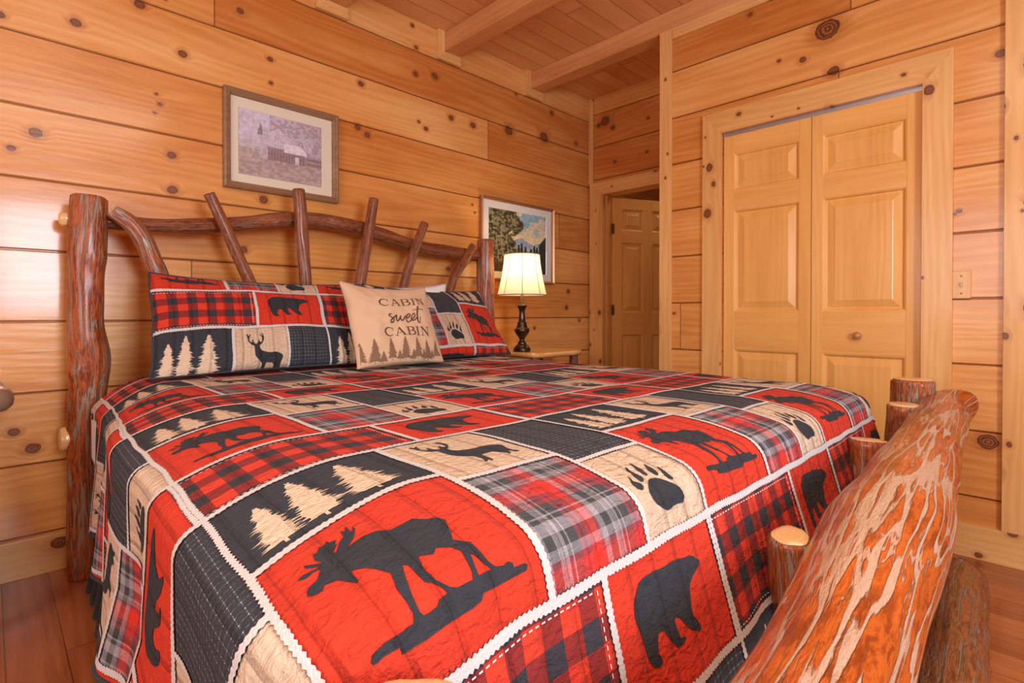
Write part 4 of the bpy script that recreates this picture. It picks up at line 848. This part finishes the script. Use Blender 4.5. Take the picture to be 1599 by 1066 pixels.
def patchwork(name, mp, s0, s1, t0, t1, parent=None, drop=None, origin=None):
    """mp(s,t) -> (position, normal). Base grid plus printed shapes lying on it."""
    verts, faces, fm, q, uvs = [], [], [], [], []
    def lines(a, b, o):
        r = [a]; i = math.ceil((a-o)/G + 1e-6)
        while o + i*G < b - 1e-5: r.append(o + i*G); i += 1
        return r + [b]
    ss, ts = lines(s0, s1, S0), lines(t0, t1, T0); nS = len(ss)
    for t in ts:
        for s in ss: verts.append(mp(s, t)[0]); q.append((s, t, 0))
    for j in range(len(ts)-1):
        for i in range(nS-1):
            sc, tc = (ss[i]+ss[i+1])/2, (ts[j]+ts[j+1])/2
            if drop and drop(sc, tc): continue
            f = [j*nS+i, j*nS+i+1, (j+1)*nS+i+1, (j+1)*nS+i]; faces.append(f); fm.append(patch_at(sc, tc))
            ka = math.floor((sc-S0)/PER)*PER + S0; kb = T0 - math.floor((T0-tc)/PER)*PER
            uvs += [(q[v][0]-ka, q[v][1]-kb+PER) for v in f]
    for ci in range(math.floor((s0-S0)/PER), math.floor((s1-S0)/PER)+1):
        for cj in range(math.floor((T0-t1)/PER), math.floor((T0-t0)/PER)+1):
            oa, ob = S0 + ci*PER, T0 - cj*PER
            for mat, ly, v2, f2 in CELL:
                xs = [v[0]+oa for v in v2]; ys = [v[1]+ob for v in v2]
                if max(xs) <= s0 or min(xs) >= s1 or max(ys) <= t0 or min(ys) >= t1: continue
                vv, ff = v2, f2
                if min(xs) < s0 or max(xs) > s1 or min(ys) < t0 or max(ys) > t1:
                    vv, ff = cut_grid(v2, f2, (s0-oa, s1-oa, t0-ob, t1-ob))
                base = len(verts)
                for x, y in vv:
                    p, nn = mp(x+oa, y+ob); verts.append(p + nn*ly); q.append((x+oa, y+ob, 0))
                for f in ff:
                    if drop:
                        cx = sum(vv[i][0] for i in f)/len(f)+oa; cy = sum(vv[i][1] for i in f)/len(f)+ob
                        if drop(cx, cy): continue
                    faces.append([base+i for i in f]); fm.append(mat); uvs += [vv[i] for i in f]
    me = bpy.data.meshes.new(name); me.from_pydata([tuple(v) for v in verts], [], faces)
    me.polygons.foreach_set('material_index', fm)
    at = me.attributes.new('quilt', 'FLOAT_VECTOR', 'POINT'); at.data.foreach_set('vector', [c for g in q for c in g])
    ul = me.uv_layers.new(name='UVMap'); ul.data.foreach_set('uv', [c for u in uvs for c in u])
    return link_mesh(name, me, QM, parent, True, origin)

# ---------------------------------------------------------------- the bed's bedding
def profile(kn):
    xs = np.arange(0, 1.2, .004); th = np.radians(np.interp(xs, [q[0] for q in kn], [q[1] for q in kn])); m = (th[1:]+th[:-1])/2
    return xs, np.concatenate([[0], np.cumsum(np.cos(m)*.004)]), np.concatenate([[0], np.cumsum(np.sin(m)*.004)])
PSIDE = profile([(0, 0), (.163, 18), (.24, 24), (.285, 89), (1.2, 89)])      # how the quilt rolls over the long edge
PFOOT = profile([(0, 0), (.20, 14), (.265, 74), (1.2, 77)])                  # and over the foot edge
XL, XR, YF, ZT = .445, 2.04, .672, .785
def smo(x): x = min(max(x, 0.0), 1.0); return x*x*(3-2*x)
def pick(a, tb):
    i = min(int(a/.004), len(tb[0])-2); f = a/.004 - i
    return tb[1][i]*(1-f) + tb[1][i+1]*f, tb[2][i]*(1-f) + tb[2][i+1]*f
def quilt_pos(s, t):
    A = max(XL-s, s-XR, 0.0); sg = -1 if s < XL else 1; B = max(YF-t, 0.0); r = (A**3 + B**3)**(1/3)
    bx = min(max(s, XL), XR); by = max(t, YF)
    n = noise.noise(Vector((s*2.6, t*2.6, 1.3)))*0.004 + noise.noise(Vector((s*7, t*7, 5.3)))*0.0022
    dx = (-0.027*max(0, 1.15-t)*smo((1.1-s)/.7)) if s < 1.1 else 0.0
    if r < 1e-6: return Vector((bx + dx, by, ZT + n))
    wA = A*A/(A*A + B*B); hs, ds = pick(r, PSIDE); hf, df = pick(r, PFOOT); h = hs*wA + hf*(1-wA); d = ds*wA + df*(1-wA)
    f = max(0.0, r - .29); am = min(1.0, f/.38)
    if f > 0:
        w = (t if B == 0 else YF - math.atan2(B, A)*.35 - (0 if A > 0 else (s-XL))) if sg < 0 else (-s if B > 0 else t)
        h += am*((0.014*wA + 0.008)*math.sin(w*14.5 + 0.4 + 1.5*noise.noise(Vector((w*1.7, 3, 0)))) + 0.006*math.sin(w*34 + 2)) + (0.03*f*(1-abs(2*wA-1)))
    dz = 0.0
    if sg < 0: h += .038*smo((1.45-t)/.25)*wA*max(0.0, f-.2)/.15
    if sg < 0:
        e = min(1.0, A/.25); dx += .075*smo((t-1.3)/1.1)*e + .005*(t-1)*e; dz = -.03*smo((t-1.4))*e - .0486*max(0, 1.0-t)*e
    k_ = max(0.0, 1 - r/0.3)
    return Vector((bx + sg*(h + n*(1-k_))*A/r + dx, by - (h + n*(1-k_))*B/r, ZT - d + dz + n*k_))
def with_normal(fn, e=0.003):
    def g(s, t):
        p = fn(s, t); a = fn(s+e, t) - fn(s-e, t); b = fn(s, t+e) - fn(s, t-e)
        return p, a.cross(b).normalized()
    return g
def corner(s, t):
    A = max(XL-s, s-XR, 0.0); B = max(YF-t, 0.0); return math.hypot(A, B) > 0.83
qs0, qs1, qt0, qt1 = -0.20, 2.84, -0.06, 2.50
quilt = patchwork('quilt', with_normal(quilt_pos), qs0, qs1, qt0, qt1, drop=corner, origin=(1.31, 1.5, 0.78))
tag(quilt, 'red, charcoal and beige wildlife patchwork quilt spread over the bed', 'quilt')
k = NT('charcoal binding'); M_bind = k.fin((0.035, 0.036, 0.042), 0.85)
bm = bmesh.new()
def corner_path():
    pts = []
    for i in range(120): pts.append((qs0, qt1 + (0.0 - qt1)*i/119))
    return pts
hem = []
t = qt1; RC = 0.825; A = XL - qs0; B = 0
while t > -0.6:
    B = max(0, YF - t)
    if math.hypot(A, B) > RC: break
    hem.append((qs0, t)); t -= 0.02
a0 = math.atan2(B, A); a1 = math.asin((YF - qt0)/RC); n = 24
for i in range(n+1):
    ph = a0 + (a1-a0)*i/n; hem.append((XL - RC*math.cos(ph), YF - RC*math.sin(ph)))
s = hem[-1][0] + 0.02
while s < 2.4: hem.append((s, qt0)); s += 0.02
tube(bm, [quilt_pos(*p) for p in hem], 0.0055, 8)
bm_obj('binding', bm, M_bind, quilt, True)

k = NT('white ticking'); M_tick = k.fin((0.70, 0.68, 0.64), 0.9)
bm = bmesh.new(); box(bm, (0.27, 0.52, 0.44), (2.22, 2.55, 0.700), 0.06)
mt = bm_obj('mattress', bm, M_tick, None, True, origin=(1.31, 1.5, 0.44)); tag(mt, 'white king mattress hidden beneath the patchwork quilt', 'mattress')
bm = bmesh.new(); box(bm, (0.32, 0.58, 0.20), (2.16, 2.53, 0.44), 0.02)
mt = bm_obj('box_spring', bm, M_tick, None, False, origin=(1.31, 1.5, 0.20)); tag(mt, 'box spring under the mattress, hidden behind the black bed skirt', 'box spring')
# black pleated bed skirt
k = NT('black skirt cloth'); M_skirt = k.fin((0.010, 0.010, 0.012), 0.8, sheen=0.1)
path = []
for i in range(140): path.append((0.262 + 0.07*smo((2.50 - 1.90*i/139 - 1.4)/1.0), 2.50 - (2.50-0.60)*i/139, (-1, 0)))
for i in range(120): path.append((0.275 + (2.2-0.275)*i/119, 0.54, (0, -1)))
verts, faces = [], []
for i, (x, y, (nx, ny)) in enumerate(path):
    for j in range(9):
        f = j/8; z = 0.43 - 0.42*f; w = (0.005 + 0.014*f)*math.sin(i*0.75 + 0.6*math.sin(i*0.13)) + (0.068*f if nx else 0.02*f)
        verts.append((x + nx*w, y + ny*w, z))
for i in range(len(path)-1):
    for j in range(8): a = i*9+j; faces.append((a, a+1, a+10, a+9))
me = bpy.data.meshes.new('bed_skirt'); me.from_pydata(verts, [], faces)
sk = link_mesh('bed_skirt', me, M_skirt, None, True, origin=(0.33, 1.5, 0.0)); so = sk.modifiers.new('thickness', 'SOLIDIFY'); so.thickness = 0.003
tag(sk, 'black pleated bed skirt hanging below the quilt', 'bed skirt')

# ---------------------------------------------------------------- pillows
def pillow_frame(B, ex, up, T, Wd, Hh, pin=0.045, seed=0, wr=0.006, sagx=0.0):
    ex = Vector(ex).normalized(); up = Vector(up).normalized(); nz = ex.cross(up).normalized(); B = Vector(B)
    def pos(u, v, side=1):
        x, y = 2*u-1, 2*v-1
        cx = x*(1 - pin*(1-y*y)); cy = y*(1 - pin*1.2*(1-x*x))
        w = T*(max(0.0, (1-abs(x)**2.4)*(1-abs(y)**2.2)))**0.5
        n_ = noise.noise(Vector((u*4.2 + seed, v*3.4, seed)))*wr*2 + noise.noise(Vector((u*11 + seed, v*9, seed+4)))*wr*0.7
        e = min(1.0, w/T*1.6)
        return B + up*(0.028*(1-u)**5*v + 0.010*u**6*v) + ex*((cx+1)/2*Wd + n_*0.6*(1-e)) + up*((cy+1)/2*Hh - 0.02*e*y*y) + nz*(side*w + n_*e*side)
    return pos
def pillow_back(name, pos, mat, parent, nu=50, nv=34, front=False):
    bm = bmesh.new(); sides = (-1, 1) if front else (-1,)
    for sd in sides:
        g = [[bm.verts.new(pos(i/nu, j/nv, sd)) for i in range(nu+1)] for j in range(nv+1)]
        for j in range(nv):
            for i in range(nu): bm.faces.new((g[j][i], g[j][i+1], g[j+1][i+1], g[j+1][i]))
    bmesh.ops.remove_doubles(bm, verts=bm.verts, dist=1e-5)
    return bm_obj(name, bm, mat, parent, True)
def piping(pos, mat, parent, r=0.005):
    pts = []; n = 40
    for i in range(n): pts.append(pos(i/n, 0))
    for i in range(n): pts.append(pos(1, i/n))
    for i in range(n): pts.append(pos(1-i/n, 1))
    for i in range(n): pts.append(pos(0, 1-i/n))
    bm = bmesh.new(); tube(bm, pts, r, 8, True); return bm_obj('piping', bm, mat, parent, True)
def sham(B, ex, up, T, Wd, Hh, so, to, label, seed, pin=0.035):
    t = tag(empty('patchwork_pillow', Vector(B) + Vector(ex).normalized()*Wd/2), label, 'pillow')
    pos = pillow_frame(B, ex, up, T, Wd, Hh, pin, seed)
    def fn(s, tt): return pos((s-so)/Wd, (tt-to)/Hh)
    e = 0.004
    def g(s, tt):
        p = fn(s, tt); s_ = min(max(s, so+e*1.5), so+Wd-e*1.5); t_ = min(max(tt, to+e*1.5), to+Hh-e*1.5)
        return p, (fn(s_+e, t_) - fn(s_-e, t_)).cross(fn(s_, t_+e) - fn(s_, t_-e)).normalized()
    patchwork('front', g, so, so+Wd, to, to+Hh, t)
    pillow_back('back', pos, QM[1], t); piping(pos, M_bind, t)
    return t
k = NT('white pillow case'); M_case = k.fin((0.78, 0.76, 0.74), 0.85)
def white_pillow(B, Wd, Hh, up, label):
    pos = pillow_frame(B, (1, 0, 0.06), up, 0.055, Wd, Hh, 0.05, 17)
    o = pillow_back('bed_pillow', pos, M_case, None, front=True); tag(o, label, 'pillow')
    return o
sham((0.405, 2.235, 0.800), (1, 0.0, 0.0), (0.10, 0.60, 0.79), 0.070, 0.925, 0.470, 0.232, 0.675, 'patchwork pillow with bear, deer and pine trees left of the beige cushion', 2)
sham((1.385, 2.216, 0.795), (1, 0.03, 0.0), (0.0, 0.62, 0.80), 0.070, 0.810, 0.465, 0.380, 0.318, 'patchwork pillow with paw print and moose leaning by the lamp', 6)
white_pillow((1.30, 2.49, 0.785), 0.64, 0.385, (0.03, 0.12, 0.98), 'white pillow peeking out behind the moose and paw print pillow')

# beige cushion with lettering
k = NT('beige linen'); M_linen = k.fin(k.mix(k.noise(k.obj(), 300.0, 2.0), (0.66, 0.45, 0.28), (0.60, 0.40, 0.245)), 0.9, k.bump(k.noise(k.obj(), 900.0, 2.0), 0.2, 0.002), sheen=0.15)
k = NT('brown ink'); M_brown = k.fin((0.115, 0.045, 0.022), 0.85)
k = NT('faded brown ink'); M_fade = k.fin((0.23, 0.125, 0.072), 0.9)
cb = (1.108, 2.055, 0.795)
cpos = pillow_frame(cb, (1, 0.02, 0.0), (0.02, 0.42, 0.90), 0.062, 0.465, 0.400, 0.05, 31, 0.007)
cus = tag(empty('lettered_cushion', (1.33, 2.06, 0.79)), 'beige cushion printed with cabin words and a row of brown pines', 'cushion')
pillow_back('cover', cpos, M_linen, cus, 60, 60, True)
def cmap(u, v, l=0.0012):
    p = cpos(u, v); e = 0.004
    n = (cpos(u+e, v) - cpos(u-e, v)).cross(cpos(u, v+e) - cpos(u, v-e)).normalized(); return p + n*l
def ribbon(V, Fc, pts, ws, org=(0, 0), sx=1, sy=1, sl=0, ly=0.0012):
    """a pen stroke in letter space mapped onto the cushion"""
    P = []
    for (x0, y0), (x1, y1), w0, w1 in zip(pts, pts[1:], ws, ws[1:]):
        m = max(2, int(math.hypot((x1-x0)*sx, (y1-y0)*sy)/0.012))
        for i in range(m): f = i/m; P.append((x0+(x1-x0)*f, y0+(y1-y0)*f, w0+(w1-w0)*f))
    P.append((*pts[-1], ws[-1])); n = len(P)
    for i, (x, y, w) in enumerate(P):
        a, b = P[max(0, i-1)], P[min(n-1, i+1)]; dx, dy = (b[0]-a[0])*sx, (b[1]-a[1])*sy; L = math.hypot(dx, dy) or 1; nx, ny = -dy/L, dx/L
        for sg in (1, 0, -1):
            X = org[0] + x*sx + nx*sg*w/2; Y = org[1] + y*sy + ny*sg*w/2 + (x*sx)*sl
            V.append(cmap(X, Y, ly))
        if i:
            j = len(V); Fc.append((j-6, j-3, j-2, j-5)); Fc.append((j-5, j-2, j-1, j-4))
def arc(cx, cy, rx, ry, a0, a1, n=18): return [(cx + rx*math.cos(R_(a0+(a1-a0)*i/n)), cy + ry*math.sin(R_(a0+(a1-a0)*i/n))) for i in range(n+1)]
TH, TN = 0.0185, 0.0068
def letters(V, F, org, sx, sy, sl):
    x = org[0]
    def R(pts, ws, dx): ribbon(V, F, [(p[0]+dx, p[1]) for p in pts], ws if isinstance(ws, list) else [ws]*len(pts), org, sx, sy, sl)
    # C A B I N with slab feet
    c = arc(.50, .5, .42, .47, 42, 318); R(c, [TN + (TH-TN)*max(0, math.sin(math.pi*i/(len(c)-1)))**1.5 for i in range(len(c))], 0); R([(.86, .62), (.86, .95)], TN, 0)
    d = 1.05; R([(.12, 0), (.50, 1)], TN, d); R([(.48, 1), (.90, 0)], TH, d); R([(.26, .34), (.74, .34)], TN, d); R([(-.03, .02), (.28, .02)], TN, d); R([(.70, .02), (1.08, .02)], TN, d)
    d = 2.22; R([(.20, 0), (.20, 1)], TH, d); R([(.0, .98), (.35, .98)], TN, d); R([(.0, .02), (.35, .02)], TN, d)
    for a in (arc(.45, .75, .30, .23, 90, -90, 12), arc(.48, .27, .36, .25, 90, -90, 12)):
        R([(.25, a[0][1])] + a + [(.25, a[-1][1])], [TN, TN] + [TN + (TH-TN)*math.sin(math.pi*i/12) for i in range(1, 12)] + [TN, TN], d)
    d = 3.22; R([(.22, 0), (.22, 1)], TH, d); R([(.03, .98), (.41, .98)], TN, d); R([(.03, .02), (.41, .02)], TN, d)
    d = 3.82; R([(.15, 0), (.15, 1)], TN, d); R([(.13, 1), (.85, 0)], TH, d); R([(.85, 0), (.85, 1)], TN, d); R([(-.03, .98), (.2, .98)], TN, d); R([(0, .02), (.32, .02)], TN, d); R([(.70, .98), (1.02, .98)], TN, d)
V, F = [], []
letters(V, F, (0.300, 0.690), 0.580/4.85, 0.112, 0.058); letters(V, F, (0.292, 0.312), 0.548/4.85, 0.104, -0.01)
for i, s in enumerate(SWEET):
    w = [0.011 + 0.007*abs(math.sin(j*1.3)) for j in range(len(s))] if i < 4 else ([0.018]*len(s) if i == 4 else [0.009]*len(s))
    if i == 4: w = [0.02, 0.02, 0.018, 0.012, 0.009, 0.007]
    # round the pen path
    sp = spline([(x, y, ww, 0) for (x, y), ww in zip(s, w)], 6)
    ribbon(V, F, [(p[0], p[1]) for p in sp], [p[2] for p in sp], ly=0.0014)
me = bpy.data.meshes.new('lettering'); me.from_pydata([tuple(v) for v in V], [], F); link_mesh('lettering', me, M_brown, cus)
V, F = [], []
for i, (cx, h, w) in enumerate([(0.03, .22, .13), (0.165, .26, .15), (0.345, .24, .13), (0.50, .25, .15), (0.645, .23, .13), (0.775, .23, .14), (0.90, .20, .12), (0.25, .13, .10), (0.43, .11, .09), (0.59, .12, .09), (0.72, .12, .09), (0.84, .11, .08)]):
    rnd = random.Random(i+50); base = 0.035 + rnd.uniform(-.01, .02)
    ribbon(V, F, [(cx, base), (cx, base+h)], [0.006, 0.003], ly=0.0011)
    m = int(h/0.0105)
    for j in range(m):
        f = j/m; y = base + 0.025 + f*(h-0.03); hw = w/2*(1-f)**0.8
        for sg in (-1, 1):
            L = hw*rnd.uniform(.65, 1.05)
            if cx + sg*L < 0.02 or cx + sg*L > 0.98: continue
            ribbon(V, F, [(cx, y+0.012), (cx + sg*L*.6, y + 0.004), (cx + sg*L, y - 0.006 + rnd.uniform(-.004, .004))], [0.008, 0.010, 0.003], ly=0.0011)
me = bpy.data.meshes.new('pine_print'); me.from_pydata([tuple(v) for v in V], [], F); link_mesh('pine_print', me, M_fade, cus)
